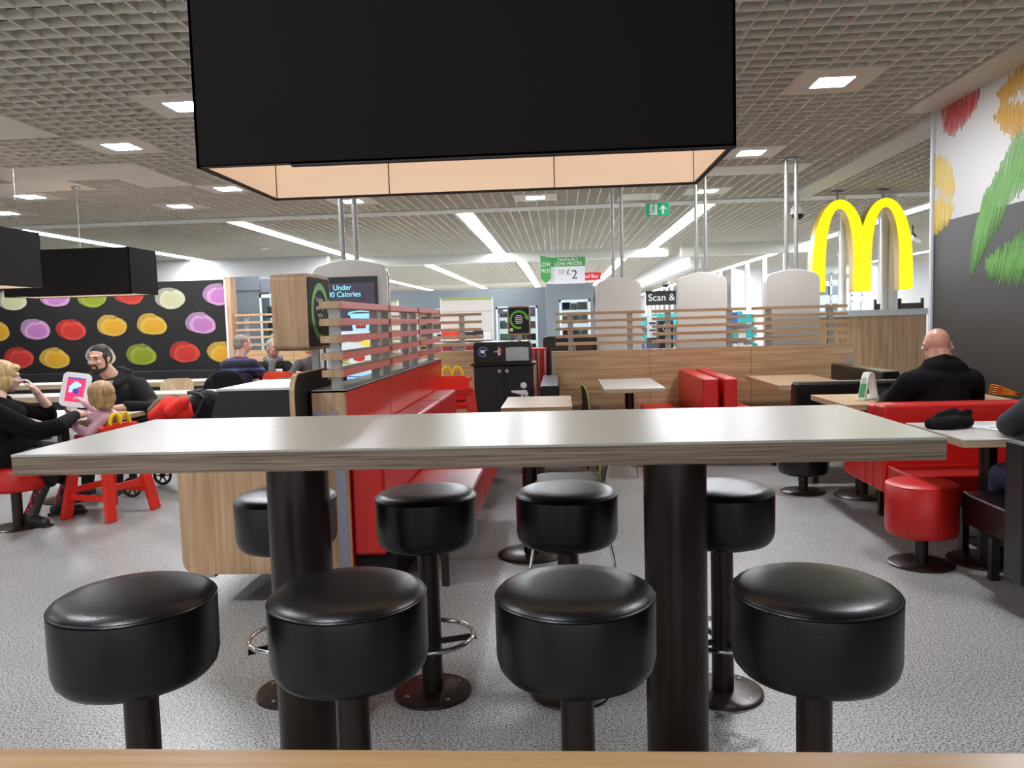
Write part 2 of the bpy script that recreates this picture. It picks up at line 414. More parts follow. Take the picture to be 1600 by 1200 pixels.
def shoe(name, root, heel, toe, m='shoe_dark', h=.075, wd=.046, sole='rubber', high=0):
    o = root.location; heel = Vector(heel); toe = Vector(toe); d = (toe - heel).normalized()
    k = MB()
    limb(k, [heel + Vector((0, 0, .045)), heel + d * .1 + Vector((0, 0, .05)), toe + Vector((0, 0, .032))], [wd * .92, wd, wd * .72])
    cap(k, heel + d * .04 + Vector((0, 0, .05)), heel + d * .03 + Vector((0, 0, max(h, .08) + high)), wd * .95, wd * .9)
    a = d.cross(Vector((0, 0, 1))).normalized()
    sh = organic(name, k, m, root, .008, 3)
    q = MB(); pts = []
    for t in range(20):
        an = 2 * math.pi * t / 20; L = (toe - heel).length
        pts.append((heel + d * (L / 2 + (L / 2 + wd * .75) * math.cos(an)) + a * wd * .86 * math.sin(an)) - o)
    A = [q.bm.verts.new((p.x, p.y, heel.z - o.z + .002)) for p in pts]; B = [q.bm.verts.new((p.x, p.y, heel.z - o.z + .024)) for p in pts]
    q._f(A); q._f(B[::-1])
    for i in range(20): q._f([A[i], B[i], B[(i + 1) % 20], A[(i + 1) % 20]])
    q.build('sole', sole, root)
    return sh
# ================================================================ THE SETTING
CZ = 3.14
structure(MB().box(-14, 15, -2.5, 62, -.06, 0).build('floor', 'floor'))
# open-cell ceiling: long blades every 150 mm, both ways, over a dark void
def grid(name, x0, x1, y0, y1):
    m = MB(); k = math.ceil(x0 / .15)
    while k * .15 < x1: m.box(k * .15 - .0065, k * .15 + .0065, y0, y1, CZ, CZ + .05); k += 1
    k = math.ceil(y0 / .15)
    while k * .15 < y1: m.box(x0, x1, k * .15 - .0065, k * .15 + .0065, CZ + .0005, CZ + .0495); k += 1
    return structure(m.build(name, 'grid'))
grid('ceiling', -14, 3.05, -2.4, 7.35); grid('ceiling', -14, 3.36, 7.35, 12.2)
grid('ceiling', 3.7, 15, 7.4, 12.2); grid('ceiling', -14, 15, 12.62, 36)
structure(MB().box(-14, 15, 36, 62, CZ, CZ + .05).build('ceiling', 'grid'))
structure(MB().box(-14, 15, -2.4, 62, 3.7, 3.74).build('ceiling', 'dark'))
structure(MB().box(-14, 15, 12.2, 12.62, CZ - .02, CZ + .03).build('trim_1', 'trim'))
structure(MB().box(3.36, 3.7, 7.4, 12.2, CZ - .05, CZ + .03).build('trim_2', 'trim'))
s_ = MB().box(3.05, 3.35, -2.4, 7.37, CZ - .012, CZ + .03)
for y in (1.2, 3.6, 6.0): s_.box(3.05, 3.35, y, y + .008, CZ - .0135, CZ - .011)
structure(s_.build('trim_3', 'trim'))
# blank panels between the cells
def blank(x0, x1, y0, y1):
    structure(MB().box(x0, x1, y0, y1, CZ - .006, CZ + .02).build('ceiling_panel', 'panel'))
for a in ((-5.4, -4.35, 6.0, 6.9), (-6.15, -4.35, 8.1, 8.85), (-4.95, -4.35, 8.85, 9.45), (-6.75, -5.55, 8.85, 9.45), (1.8, 3.0, 9.6, 10.2), (1.35, 1.65, 9.6, 10.2), (.9, 1.5, 11.4, 12.0)): blank(*a)
# beams under the ceiling far back
structure(MB().box(-14, 2.72, 20.0, 20.35, 2.9, CZ + .01).build('trim_4', 'trim'))
structure(MB().box(2.99, 6.3, 19.6, 19.95, 2.86, CZ + .01).build('trim_5', 'trim'))
structure(MB().box(3.32, 3.6, 20.4, 61.8, 2.62, CZ + .01).build('trim_6', 'white'))
# walls
structure(MB().box(-14.2, -14, -2.5, 62, 0, 3.7).build('wall_left', 'wall_white'))
structure(MB().box(-14, 15, 62, 62.2, 0, 3.7).build('wall_back', 'wall_white'))
structure(MB().box(-14, -5.6, 19.2, 19.4, 0, CZ).build('wall_back_left', 'wall_white'))
# right wall: white above, charcoal below, hand-drawn shapes
structure(MB().box(3.35, 3.55, -2.5, 7.38, 2.16, CZ + .3).build('wall_right', 'wall_white'))
wr = structure(MB().box(3.35, 3.55, -2.5, 7.38, 0, 2.16).build('wall_right', 'charcoal'))
structure(MB().box(3.33, 3.57, 7.38, 7.42, 0, CZ + .01).build('trim_7', 'fridge_light'))
X['sc_red'] = mat('scribble_red', (176, 40, 36), .5); X['sc_yel'] = mat('scribble_yellow', (214, 184, 72), .5)
X['sc_och'] = mat('scribble_ochre', (190, 142, 44), .5); X['sc_grn'] = mat('scribble_green', (88, 146, 56), .5)
def scribble(poly, slope, step, m, width=.86):
    """pen strokes filling a polygon in the wall plane (y, z); slope = dy per dz of the strokes"""
    mb = MB(); us = [y - slope * z for y, z in poly]; u = min(us); mx = max(us); n = len(poly)
    while u < mx:
        zs = []
        for i in range(n):
            (y1, z1), (y2, z2) = poly[i], poly[(i + 1) % n]; a = y1 - slope * z1 - u; b = y2 - slope * z2 - u
            if (a < 0) != (b < 0): zs.append(z1 + (z2 - z1) * a / (a - b))
        zs.sort()
        for z1, z2 in zip(zs[::2], zs[1::2]):
            if z2 - z1 < .01: continue
            j1, j2 = random.uniform(-.022, .03), random.uniform(-.03, .022); z1 += j1; z2 += j2
            if z2 - z1 < .02: continue
            wdt = step * (width + random.uniform(-.1, .34)); zm = z1 + (z2 - z1) * random.uniform(.3, .7); off = random.uniform(-.3, .3) * step
            pts = [(u + slope * z1 - wdt * .2, z1), (u + slope * z1 + wdt * .2, z1 - .004), (u + slope * zm + wdt / 2 + off, zm), (u + slope * z2 + wdt * .25, z2), (u + slope * z2 - wdt * .25, z2 + .004), (u + slope * zm - wdt / 2 + off, zm)]
            mb.prism([(min(a, 7.375), b) for a, b in pts], 'x', 3.3482 - random.uniform(0, .0006), 3.352)
        u += step
    return mb.build('wall_drawing', m, wr)
S = 3.345 / 3.29
def W(*p): return [(y * S, 1.4 + (z - 1.4) * S) for y, z in p]
scribble(W((7.15, 3.14), (6.5, 3.12), (6.56, 2.98), (6.75, 2.86), (6.95, 2.83), (7.1, 2.9)), -.15, .026, 'sc_red')
scribble(W((7.4, 2.74), (7.15, 2.72), (6.95, 2.6), (6.88, 2.42), (6.92, 2.3), (7.1, 2.36), (7.2, 2.42), (7.4, 2.44)), -.1, .024, 'sc_yel', 1.0)
scribble(W((7.4, 2.38), (7.15, 2.36), (6.98, 2.3), (6.9, 2.24), (7.0, 2.12), (7.1, 2.07), (7.4, 2.06)), -.1, .024, 'sc_yel', 1.0)
scribble(W((6.3, 2.98), (6.1, 3.08), (5.6, 3.12), (5.5, 2.95), (5.8, 2.93), (6.05, 2.9), (6.2, 2.86)), -.2, .02, 'sc_och', 1.0)
scribble(W((6.32, 2.84), (6.2, 2.9), (6.0, 2.86), (5.7, 2.84), (5.5, 2.86), (5.6, 2.72), (5.85, 2.66), (6.05, 2.6), (6.2, 2.7)), -.2, .02, 'sc_och', 1.0)
scribble(W((5.98, 2.66), (6.08, 2.58), (6.25, 2.42), (6.43, 2.28), (6.55, 2.05), (6.62, 1.85), (6.64, 1.7), (6.6, 1.64), (6.5, 1.74), (6.38, 1.88), (6.22, 1.98), (6.1, 2.14), (5.9, 2.22), (5.5, 2.4), (5.2, 2.7), (5.4, 2.74), (5.7, 2.7)), -.35, .024, 'sc_grn', 1.06)
scribble(W((6.42, 1.72), (6.36, 1.8), (6.2, 1.84), (6.0, 1.9), (5.8, 2.0), (5.4, 2.1), (5.0, 2.1), (5.1, 1.7), (5.5, 1.52), (5.9, 1.56), (6.2, 1.6), (6.38, 1.64)), -.25, .024, 'sc_grn', 1.06)
structure(MB().box(3.32, 3.35, -2.5, 7.38, 0, .1).build('baseboard_right', 'dark'))
# left mural wall with painted apples
mw = structure(MB().box(-13.5, -5.13, 12.0, 12.12, 0, 2.17).build('wall_left', 'mural_black'))
structure(MB().box(-5.13, -5.09, 11.97, 12.14, 0, 2.18).build('trim_8', 'white'))
structure(MB().box(-5.09, -5.02, 11.95, 12.16, 0, 2.2).build('trim_9', 'oak_z'))
AP = {'w': ((206, 204, 160), (216, 214, 178), (168, 168, 152)), 'v': ((190, 120, 180), (214, 160, 204), (164, 130, 160)),
      'g': ((142, 154, 22), (158, 170, 52), (128, 138, 50)), 'r': ((204, 48, 36), (222, 74, 56), (176, 40, 34)), 'y': ((226, 168, 30), (224, 184, 72), (194, 156, 60))}
for k, v in AP.items():
    for i in range(3): X['ap%s%d' % (k, i)] = mat('apple_paint', tuple(int(q_ * .88) for q_ in v[i]), .6)
def blob(cx, cz, rx, rz, notch=.16, seed=0, n=36):
    rr = random.Random(seed); ph = [rr.uniform(0, 6.28) for _ in range(3)]; out = []
    for i in range(n):
        t = 2 * math.pi * i / n; k = 1 + .035 * math.sin(2 * t + ph[0]) + .03 * math.sin(3 * t + ph[1]) + .012 * math.sin(7 * t + ph[2])
        dt = (t - math.pi / 2 - .12); k -= notch * math.exp(-(dt / .16) ** 2)
        out.append((cx + rx * k * math.cos(t), cz + rz * k * math.sin(t) * (1 - .12 * (math.sin(t) < 0) * abs(math.sin(t)))))
    return out
for i, (x, z, c) in enumerate([(-8.53, 1.95, 'w'), (-7.83, 1.98, 'v'), (-7.23, 1.96, 'g'), (-6.63, 1.99, 'r'), (-5.98, 1.9, 'w'), (-5.22, 1.93, 'v'), (-8.84, 1.47, 'y'), (-8.18, 1.48, 'v'), (-7.6, 1.46, 'r'),
        (-6.94, 1.5, 'y'), (-6.3, 1.5, 'y'), (-5.52, 1.5, 'v'), (-8.48, 1.04, 'r'), (-7.9, 1.02, 'y'), (-7.15, 1.05, 'w'), (-6.5, 1.04, 'g'), (-5.8, 1.06, 'r'), (-5.2, 1.04, 'y'),
        (-9.5, 1.5, 'r'), (-9.2, 1.98, 'g'), (-9.15, 1.03, 'g'), (-10.1, 1.5, 'v'), (-9.8, 1.02, 'y'), (-9.9, 1.97, 'y'), (-6.85, .62, 'w'), (-6.25, .6, 'y'), (-5.6, .6, 'v'), (-7.5, .6, 'r'), (-8.15, .6, 'g')]):
    m = MB(); sc = 1.0; lx = -5.14
    def clip(p): return [(min(a, lx), b) for a, b in p]
    m.prism(clip(blob(x - .045, z + .015, .215, .172, .05, i)), 'y', 11.998, 12.001, 2)
    m.prism(clip(blob(x + .012, z - .012, .205, .158, .26, i + 50)), 'y', 11.994, 12.001, 1)
    m.prism(clip(blob(x + .012, z - .016, .155, .112, .16, i + 90)), 'y', 11.991, 12.001, 0)
    m.tube([(min(lx, x + .03), 11.993, z + .11), (min(lx, x + .07), 11.993, z + .158), (min(lx, x + .14), 11.993, z + .145), (min(lx, x + .19), 11.993, z + .08)], .004, 6, mi=3)
    m.build('apple_print', ['ap%s0' % c, 'ap%s1' % c, 'ap%s2' % c, 'black_ink'], mw)
# low wood-faced wall with sill and posts beyond the arches sign
ww = structure(MB().box(3.6, 5.47, 12.25, 12.35, 0, 1.33).build('wall_right', 'oak_z'))
structure(MB().box(3.6, 5.52, 12.18, 12.42, 1.33, 1.42).build('window_1', 'fridge_light'))
for x, r_ in ((4.27, .045), (4.87, .05), (4.99, .075)):
    structure(MB().cyl((x, 12.3, 1.42), (x, 12.3, CZ), r_, n=20).build('trim_10', 'post_white', smooth=True))
# strip lights
def strip_light(x, y0, y1, label, wd=.24):
    t = thing('strip_light', label, 'ceiling light', (x, (y0 + y1) / 2, CZ), 0, 'strip lights in the ceiling')
    L = (y1 - y0) / 2
    MB().box(-wd / 2, wd / 2, -L, L, -.012, .0).build('diffuser', 'strip', t)
    m = MB()
    for s in (-1, 1): m.box(s * (wd / 2 + .012) - .012, s * (wd / 2 + .012) + .012, -L, L, -.016, .02)
    m.build('frame', 'white', t)
for x, a, b, l in ((-8.8, 12.62, 19.2, 'long strip light in the ceiling behind the left black lampshades'),
        (-5.17, 12.62, 20, 'long strip light left of the metal poles, in front of the white beam'),
        (-1.46, 12.62, 20, 'bright strip light above the white shelf backs, in front of the white beam'),
        (2.32, 12.62, 20, 'bright strip light passing behind the twin poles right of the exit sign'),
        (-3.8, 20.4, 41, 'strip light behind the beam, running down to the grey freezer header'),
        (-1.06, 20.4, 41, 'strip light behind the beam, ending left of the low prices sign'),
        (1.86, 20.4, 41, 'strip light behind the beam, above the leftmost grey-white kiosk back'),
        (-6.6, 20.4, 41, 'short strip light behind the beam, right of the upright order screen'),
        (6.2, 13.4, 61, 'very long strip light running back over the row of white posts'),
        (11.0, 13.4, 40, 'strip light seen through the legs of the yellow arches')):
    strip_light(x, a, b, l, .26)
# recessed square downlights
def downlight(x, y, label):
    t = thing('downlight', label, 'ceiling light', (x, y, CZ), 0, 'square downlights in ceiling panels')
    m = MB()
    for a in ((-.3, -.13, -.3, .3), (.13, .3, -.3, .3), (-.13, .13, -.3, -.13), (-.13, .13, .13, .3)): m.box(*a, -.008, .03)
    m.build('panel', 'panel', t)
    MB().prism(rrect(.25, .25, .05), 'z', -.006, .02).build('diffuser', 'down', t)
    return t
for x, y, l in ((2.1, 6.3, 'square downlight nearest the painted right wall'), (2.1, 8.85, 'square downlight right of the big black lampshade, above the last kiosk back'),
        (2.1, 11.4, 'small square downlight beside the twin poles right of the exit sign'), (-.3, 11.4, 'square downlight just under the rim of the big lampshade, centre'),
        (-4.05, 9.75, 'square downlight by the left lower corner of the big lampshade'), (-5.25, 10.95, 'square downlight in the panel nearest the first strip light, left'),
        (-4.05, 7.35, 'square downlight between the two pinkish blank ceiling panels'), (-2.85, 6.15, 'square downlight cut off by the left edge of the big lampshade'),
        (-6.6, 9.75, 'square downlight above the far black lampshade on the left'), (-7.8, 10.95, 'square downlight at the left edge of the view, lowest of all'),
        (-2.85, 11.1, 'square downlight behind the twin poles of the order screen'),
        (-2.85, 2.7, 'added square fill downlight overhead, unseen, left of the high table'), (2.1, 3.3, 'added square fill downlight overhead, unseen, right of the high table'),  # from here on: unseen downlights, added to light the room
        (-6.6, 3.9, 'added square fill downlight, unseen, over the left seats'),
        (-6.6, 6.9, 'added square fill downlight, unseen, left of the near lampshade'), (-1.2, .6, 'added square fill downlight, unseen, above the camera')):
    downlight(x, y, l)
# white checkout posts under the long strip
for k in range(20):
    y = 15.4 + k * 2.15
    structure(MB().box(6.0, 6.12, y - .05, y + .05, 0, CZ - .03).build('trim_12', 'post_white'))
# far white wall with windows seen through the arches
WY = 30.0
m = MB()
for a in ((6.4, 9.45, 0, 3.6), (9.45, 11.15, 0, .9), (9.45, 11.15, 2.85, 3.6), (11.15, 15, 0, 3.6)): m.box(a[0], a[1], WY, WY + .15, a[2], a[3])
structure(m.build('wall_back_right', 'white'))
m = MB()
for x in (9.45, 9.98, 10.3, 10.72, 11.1): m.box(x - .035, x + .035, WY - .03, WY + .06, .9, 2.85)
for z in (.9, 1.35, 1.78, 2.0, 2.4, 2.82): m.box(9.45, 11.15, WY - .03, WY + .06, z - .03, z + .03)
m.box(9.45, 11.15, WY - .01, WY + .06, 1.78, 2.0)
wf = structure(m.build('window_2', 'fridge_light'))
MB().box(9.45, 11.15, WY + .06, WY + .08, .9, 2.85).build('pane', 'glass', wf)
m = MB()
for x in (9.5, 10.1, 10.6): m.box(x, x + .3, WY + 2, WY + 2.6, 0, 1.2 + .9 * (x % 1)); m.box(x + .05, x + .5, WY + 2.2, WY + 2.6, 2.0, 2.5)
tag(m.build('office_block', 'fridge_grey'), 'grey buildings glimpsed through the far window between the arches', 'building')
structure(MB().box(5.55, 14.9, 13.2, 13.3, 0, .05).build('trim_13', 'white'))
# ================================================================ FURNITURE
# high table with its two columns
t = thing('high_table', 'long ivory-topped high table on two dark brown columns in the centre', 'table', (-.27, 2.495, 0))
MB().box(-1.265, 1.265, -.395, .395, 1.062, 1.07).build('tabletop', 'top_white', t, bevel=.0015)
m = MB(); m.box(-1.263, 1.263, -.393, .393, 1.010, 1.062)
e = m.build('table_edge', 'ply', t)
m = MB(); m.box(-1.2645, -1.2635, -.393, .393, 1.010, 1.062); m.box(1.2635, 1.2645, -.393, .393, 1.010, 1.062); m.build('side_edge', 'ply_y', t)
for x in (-.59, .62):
    m = MB(); m.lathe([(0, 1.01), (.13, 1.01), (.13, 1.002), (.098, 1.0), (.098, 0), (.0, 0)], (x, 0, 0), 48); m.build('column', 'brown_metal', t, smooth=True)

# nearest ledge
t = thing('counter', 'oak-topped counter edge along the very bottom of the view', 'counter', (0, .335, 0))
MB().box(-1.4, 1.4, -.25, .253, 1.03, 1.07).build('worktop', 'ledge', t, bevel=.002)
for x in (-1.2, 1.2): MB().box(x - .04, x + .04, -.2, .2, 0, 1.03).build('leg', 'brown_metal', t)
# bar stools
def bar_stool(label, loc):
    t = thing('bar_stool', label, 'bar stool', loc, 0, 'black round bar stools at the high table')
    MB().lathe([(0, .783), (.10, .7845), (.158, .781), (.178, .772), (.184, .7655), (.1805, .763), (.1805, .759), (.187, .7575), (.188, .745), (.187, .622), (.181, .598), (.168, .582), (.14, .572), (.05, .569), (0, .569)], n=64).build('seat', 'vinyl_black', t, smooth=True, ang=60)
    MB().lathe([(.1835, .7575), (.1885, .7605), (.1865, .764), (.182, .765)], n=64).build('piping', 'vinyl_black', t, smooth=True, ang=80)
    MB().lathe([(0, .58), (.04, .58), (.04, .01), (0, .01)], n=32).build('post', 'brown_metal', t, smooth=True)
    MB().lathe([(0, .014), (.135, .014), (.146, .010), (.148, 0), (0, 0)], n=56).build('base_plate', 'brown_metal', t, smooth=True)
    for k in range(4):
        a = R(45 + 90 * k); MB().lathe([(0, .0185), (.005, .0185), (.009, .016), (.009, .013), (0, .013)], (.112 * math.cos(a), .112 * math.sin(a), 0), 12).build('screw', 'steel', t, smooth=True)
    m = MB(); pts = [(.16 * math.cos(2 * math.pi * k / 40), .16 * math.sin(2 * math.pi * k / 40), .222) for k in range(40)]; m.tube(pts, .0095, 12, closed=True)
    m.build('foot_ring', 'chrome', t, smooth=True)
    m = MB()
    for a in (20, 200, 110, 290): m.bar((.03 * math.cos(R(a)), .03 * math.sin(R(a)), .199), (.172 * math.cos(R(a)), .172 * math.sin(R(a)), .207), .008, .022)
    m.build('ring_bracket', 'brown_metal', t)
    return t
st = bar_stool('leftmost of the four black bar stools in the front row', (-1.035, 1.80, 0))
for l, p in (('second black bar stool from the left in the front row, overlapping the left table column', (-.52, 1.82, 0)),
        ('third black bar stool from the left in the front row, left of the right column', (.02, 1.82, 0)),
        ('rightmost of the four black bar stools in the front row', (.57, 1.82, 0)),
        ('far-side black bar stool mostly hidden behind the left table column', (-1.05, 2.9, 0)),
        ('far-side black bar stool standing in front of the red bench end, footring showing', (-.515, 2.9, 0)),
        ('far-side black bar stool in front of the chrome-legged chair', (.01, 2.9, 0)),
        ('far-side black bar stool half hidden behind the right table column', (.575, 2.9, 0))):
    dup(st, p, random.uniform(-.5, .5), l)
# pendant lampshades
def lampshade(label, loc, L, D, wires=True, rz=0):
    t = thing('pendant_lamp', label, 'pendant lamp', loc, rz, 'black rectangular pendant lampshades'); H = .53; th = .008
    m = MB()
    for a in ((-L / 2, L / 2, -D / 2, -D / 2 + th), (-L / 2, L / 2, D / 2 - th, D / 2), (-L / 2, -L / 2 + th, -D / 2, D / 2), (L / 2 - th, L / 2, -D / 2, D / 2)): m.box(*a, 0, H)
    m.build('lamp_shade', 'fabric_black', t)
    m = MB(); q = .012; iz = .12; ix = .03
    def wall(p, q_): 
        v = [m.bm.verts.new(a) for a in (p[0], p[1], q_[1], q_[0])]; m._f(v)
    c0 = [(-L / 2 + q, -D / 2 + q, .004), (L / 2 - q, -D / 2 + q, .004), (L / 2 - q, D / 2 - q, .004), (-L / 2 + q, D / 2 - q, .004)]
    c1 = [(-L / 2 + q, -D / 2 + q, H - .02), (L / 2 - q, -D / 2 + q, H - .02), (L / 2 - q, D / 2 - q, H - .02), (-L / 2 + q, D / 2 - q, H - .02)]
    for i in range(4): wall((c0[i], c0[(i + 1) % 4]), (c1[i], c1[(i + 1) % 4]))
    m._f([m.bm.verts.new(p) for p in c1])
    m.build('lining', 'lamp_glow', t)
    m = MB()
    for x in (-L * .22, L * .17): m.box(x - .0015, x + .0015, D / 2 - q - .003, D / 2 - q, .004, H - .03)
    for sx in (-1, 1): m.box(sx * (L / 2 - q) - .002, sx * (L / 2 - q) + .002, D / 2 - q - .004, D / 2 - q, .004, H - .03)
    m.build('seam', 'black_ink', t)
    m = MB(); m.box(-L / 2, L / 2, -D / 2, -D / 2 + .012, -.003, .003); m.box(-L / 2, L / 2, D / 2 - .012, D / 2, -.003, .003); m.box(-L / 2, -L / 2 + .012, -D / 2, D / 2, -.003, .003); m.box(L / 2 - .012, L / 2, -D / 2, D / 2, -.003, .003)
    m.box(-L * .32, L * .5, -D / 2, -D / 2 + .02, -.008, 0)
    m.build('rim', 'black_matt', t)
    for x in (-L * .4, L * .4):
        for y in (-D * .35, D * .35): MB().cyl((x, y, H - .02), (x, y, CZ - loc[2]), .0012, n=6).build('wire', 'steel', t)
    MB().cyl((0, 0, H - .02), (0, 0, CZ - loc[2] - .02), .004, n=8).build('cable', 'white', t)
    MB().lathe([(0, .0), (.03, 0), (.05, .028), (.05, .04), (0, .04)], (0, 0, CZ - loc[2] - .045), 20).build('ceiling_cup', 'steel', t, smooth=True)
    return t
lampshade('huge black rectangular lampshade hanging over the high table', (-.258, 2.5, 1.854), 1.48, .61)
lampshade('black lampshade hanging farther off on the left, in front of the apple mural', (-5.66, 9.2, 1.85), 1.52, .62)
lampshade('black lampshade cut off by the left edge, nearer than the apple mural one', (-5.78, 7.2, 1.86), 1.52, .62)
# ------------------------------------------------ red bench with slatted screen, left of centre
t = thing('bench', 'long red vinyl bench backing onto the red slatted screen', 'bench', (-.8, 4.05, 0))
for i, (a, b) in enumerate(((0, 1.04), (1.05, 2.03), (2.04, 2.95))):
    MB().box(-.13, .29, a, b, .24, .455).build('seat', 'vinyl_red', t, bevel=.02, seg=3)
    MB().box(-.31, -.135, a, b, .19, .81).build('backrest', 'vinyl_red', t, bevel=.02, seg=3)
for y in (.08, 1.5, 2.85):
    for x in (.16,): MB().box(x - .02, x + .02, y - .02, y + .02, 0, .24).build('leg', 'brown_metal', t)
MB().box(-.31, -.1, .05, 2.9, 0, .19).build('plinth', 'dark', t)
t = thing('slatted_screen', 'low wall with red panel and red-faced slats, running away behind the red bench', 'screen', (-1.17, 4.02, 0))
L = 3.35
MB().box(-.045, .04, .02, L, .02, 1.06).build('core', 'oak_z', t)
MB().box(.04, .055, .02, L, .08, 1.065).build('panel', 'laminate_red', t)
for y in (1.1, 2.2): MB().box(.0552, .0562, y - .002, y + .002, .8, 1.065).build('seam', 'black_ink', t)
MB().box(-.12, .055, 0, .02, .02, 1.07).build('end_board', 'oak_z', t)
MB().box(-.12, .055, 0, L, 1.06, 1.075).build('capping', 'steel_matt', t)
for x0, x1, z0, z1 in ((-.115, -.065, .9, .965), (-.04, .012, .9, .965), (-.115, -.07, .05, .85), (-.01, .045, .05, .85)):
    MB().box(x0, x1, -.004, 0, z0, z1).build('metal_plate', 'plate', t)
for i in range(5):
    z = 1.14 + i * .0885
    for a, b in ((0, 1.12), (1.2, 2.2), (2.27, L)):
        m = MB(); m.box(-.06, .053, a, b, z, z + .036); m.build('slat', 'oak_z', t)
        MB().box(.053, .056, a + .002, b, z, z + .036).build('slat_facing', 'slat_red', t)
for y in (.06, .95, 1.28, 1.95, 2.3, 3.1):
    MB().box(-.03, .02, y, y + .05, 1.075, 1.5).build('upright', 'steel_matt', t)
# ------------------------------------------------ wooden back partitions with slats
def wood_screen(name_label, x0, x1, y, bays, ztop=1.05, seams=(), slat0=1.115, pitch=.084, plate=None, grp=None):
    t = thing('slatted_screen', name_label, 'screen', (x0, y, 0)); L = x1 - x0
    MB().box(0, L, 0, .1, .0, ztop).build('panel', 'oak_x', t)
    for s in seams: MB().box(s - x0 - .002, s - x0 + .002, -.001, 0, .0, ztop).build('seam', 'black_ink', t)
    for a, b in bays:
        for i in range(5):
            z = slat0 + i * pitch
            MB().box(a - x0, b - x0, .0, .1, z, z + .032).build('slat', 'oak_x', t)
        for x in ((a + .17 * (b - a)), (a + .83 * (b - a))):
            MB().box(x - x0 - .03, x - x0 + .03, .03, .07, ztop, slat0 + 4 * pitch + .01).build('upright', 'steel_matt', t)
    for q in (plate or []): MB().box(q[0] - x0, q[1] - x0, -.004, 0, q[2], q[3]).build('metal_plate', 'steel_matt', t)
    return t
wood_screen('long oak partition with three bays of wooden slats, in front of the grey-white kiosk backs', -.1, 3.2, 8.9, [(-.05, .95), (1.03, 2.05), (2.13, 3.14)], 1.05, (.99, 2.1), plate=[(3.12, 3.17, .6, .95), (-.1, -.06, .3, .98)])
wood_screen('oak partition with slats behind the empty red highchair', -2.2, -.93, 8.9, [(-2.2, -.88)], 1.085, (-1.6,), 1.14)
wood_screen('oak partition with slats behind the seated grey-haired people', -5.0, -2.6, 12.0, [(-5.0, -4.0), (-3.9, -2.6)], 1.07, (-4.1, -3.2), 1.14, .115)
# ------------------------------------------------ pedestal tables
def ped_table(label, x0, x1, y0, y1, z=.75, top='oak_top', edge='pale_ply', base=None, th=.04, grp=None):
    cx, cy = ((x0 + x1) / 2, (y0 + y1) / 2); bx, by = base or (cx, cy)
    t = thing('pedestal_table', label, 'table', (cx, cy, 0), 0, grp)
    MB().box(x0 - cx, x1 - cx, y0 - cy, y1 - cy, z - .006, z).build('tabletop', top, t)
    MB().box(x0 - cx + .001, x1 - cx - .001, y0 - cy + .001, y1 - cy - .001, z - th, z - .006).build('table_edge', edge, t)
    MB().lathe([(0, z - th), (.045, z - th), (.045, .012), (0, .012)], (bx - cx, by - cy, 0), 24).build('column', 'brown_metal', t, smooth=True)
    MB().lathe([(0, .014), (.19, .014), (.2, .008), (.2, 0), (0, 0)], (bx - cx, by - cy, 0), 40).build('base_plate', 'brown_metal', t, smooth=True)
    return t
ped_table('ivory cafe table against the oak partition, with the lime-edged chair tucked under it', .40, .96, 7.35, 8.6, top='cream')
ped_table('oak-topped cafe table right of the paired red seat backs', 1.97, 2.64, 7.3, 8.6)
ped_table('oak-topped table just behind the high table, in front of the bins', -.46, .08, 5.95, 6.82)
ped_table('small table by the red bench, its dark column showing under the high table', -.42, .22, 4.3, 5.0, base=(-.2, 4.68))
ped_table('oak-topped table with the white stand and laptop, by the bald man', 1.98, 3.2, 5.66, 6.42, base=(2.27, 6.12))
ped_table('ivory-topped table with a black beanie and papers, right', 1.985, 3.1, 4.03, 4.69, top='cream', base=(2.33, 4.46))
ped_table('low-level table with the white tablet stand, where the family sits', -4.75, -3.62, 5.98, 6.86, z=.72, top='cream', base=(-4.2, 6.4))
def long_table(label, x0, x1, y0, y1, z=.75, top='cream'):
    t = thing('long_table', label, 'table', ((x0 + x1) / 2, (y0 + y1) / 2, 0)); L = (x1 - x0) / 2; D = (y1 - y0) / 2
    MB().box(-L, L, -D, D, z - .006, z).build('tabletop', top, t)
    MB().box(-L + .001, L - .001, -D + .001, D - .001, z - .06, z - .006).build('table_edge', 'pale_ply', t)
    for x in (-L * .8, L * .8): MB().lathe([(0, z - .06), (.04, z - .06), (.04, .012), (.18, .012), (.18, 0), (0, 0)], (x, 0, 0), 24).build('leg', 'brown_metal', t, smooth=True)
long_table('long pale table crossing behind the dark-haired man', -6.6, -3.68, 8.02, 8.5)
long_table('long pale table in front of the mural ledge, behind the plywood chair', -7.4, -4.1, 9.95, 10.45)
long_table('yellowish wooden table between the seated grey-haired people', -3.75, -2.5, 9.95, 10.35, .74, 'ladder')
# ------------------------------------------------ round stools with low pedestals
def round_stool(label, loc, m, r=.185, z0=.17, z1=.46, grp=None):
    t = thing('round_stool', label, 'stool', loc, 0, grp)
    h = z1
    MB().lathe([(0, h + .006), (r * .6, h + .005), (r * .9, h), (r * .985, h - .008), (r * .965, h - .012), (r, h - .02), (r, z0 + .035), (r * .96, z0 + .01), (r * .85, z0), (0, z0)], n=56).build('seat', m, t, smooth=True, ang=60)
    MB().lathe([(0, z0 + .01), (.036, z0 + .01), (.036, .01), (0, .01)], n=24).build('post', 'brown_metal', t, smooth=True)
    MB().lathe([(0, .013), (.16, .012), (.17, .006), (.17, 0), (0, 0)], n=48).build('base_plate', 'brown_metal', t, smooth=True)
    return t
round_stool('round red vinyl stool standing before the ivory table on the right', (1.96, 4.42, 0), 'vinyl_red')
round_stool('round red stool the blonde woman sits on', (-4.0, 5.5, 0), 'vinyl_red', .2, .28, .46)
round_stool('low round black stool behind the right end of the high table', (1.88, 6.28, 0), 'vinyl_black', .19, .15, .45)
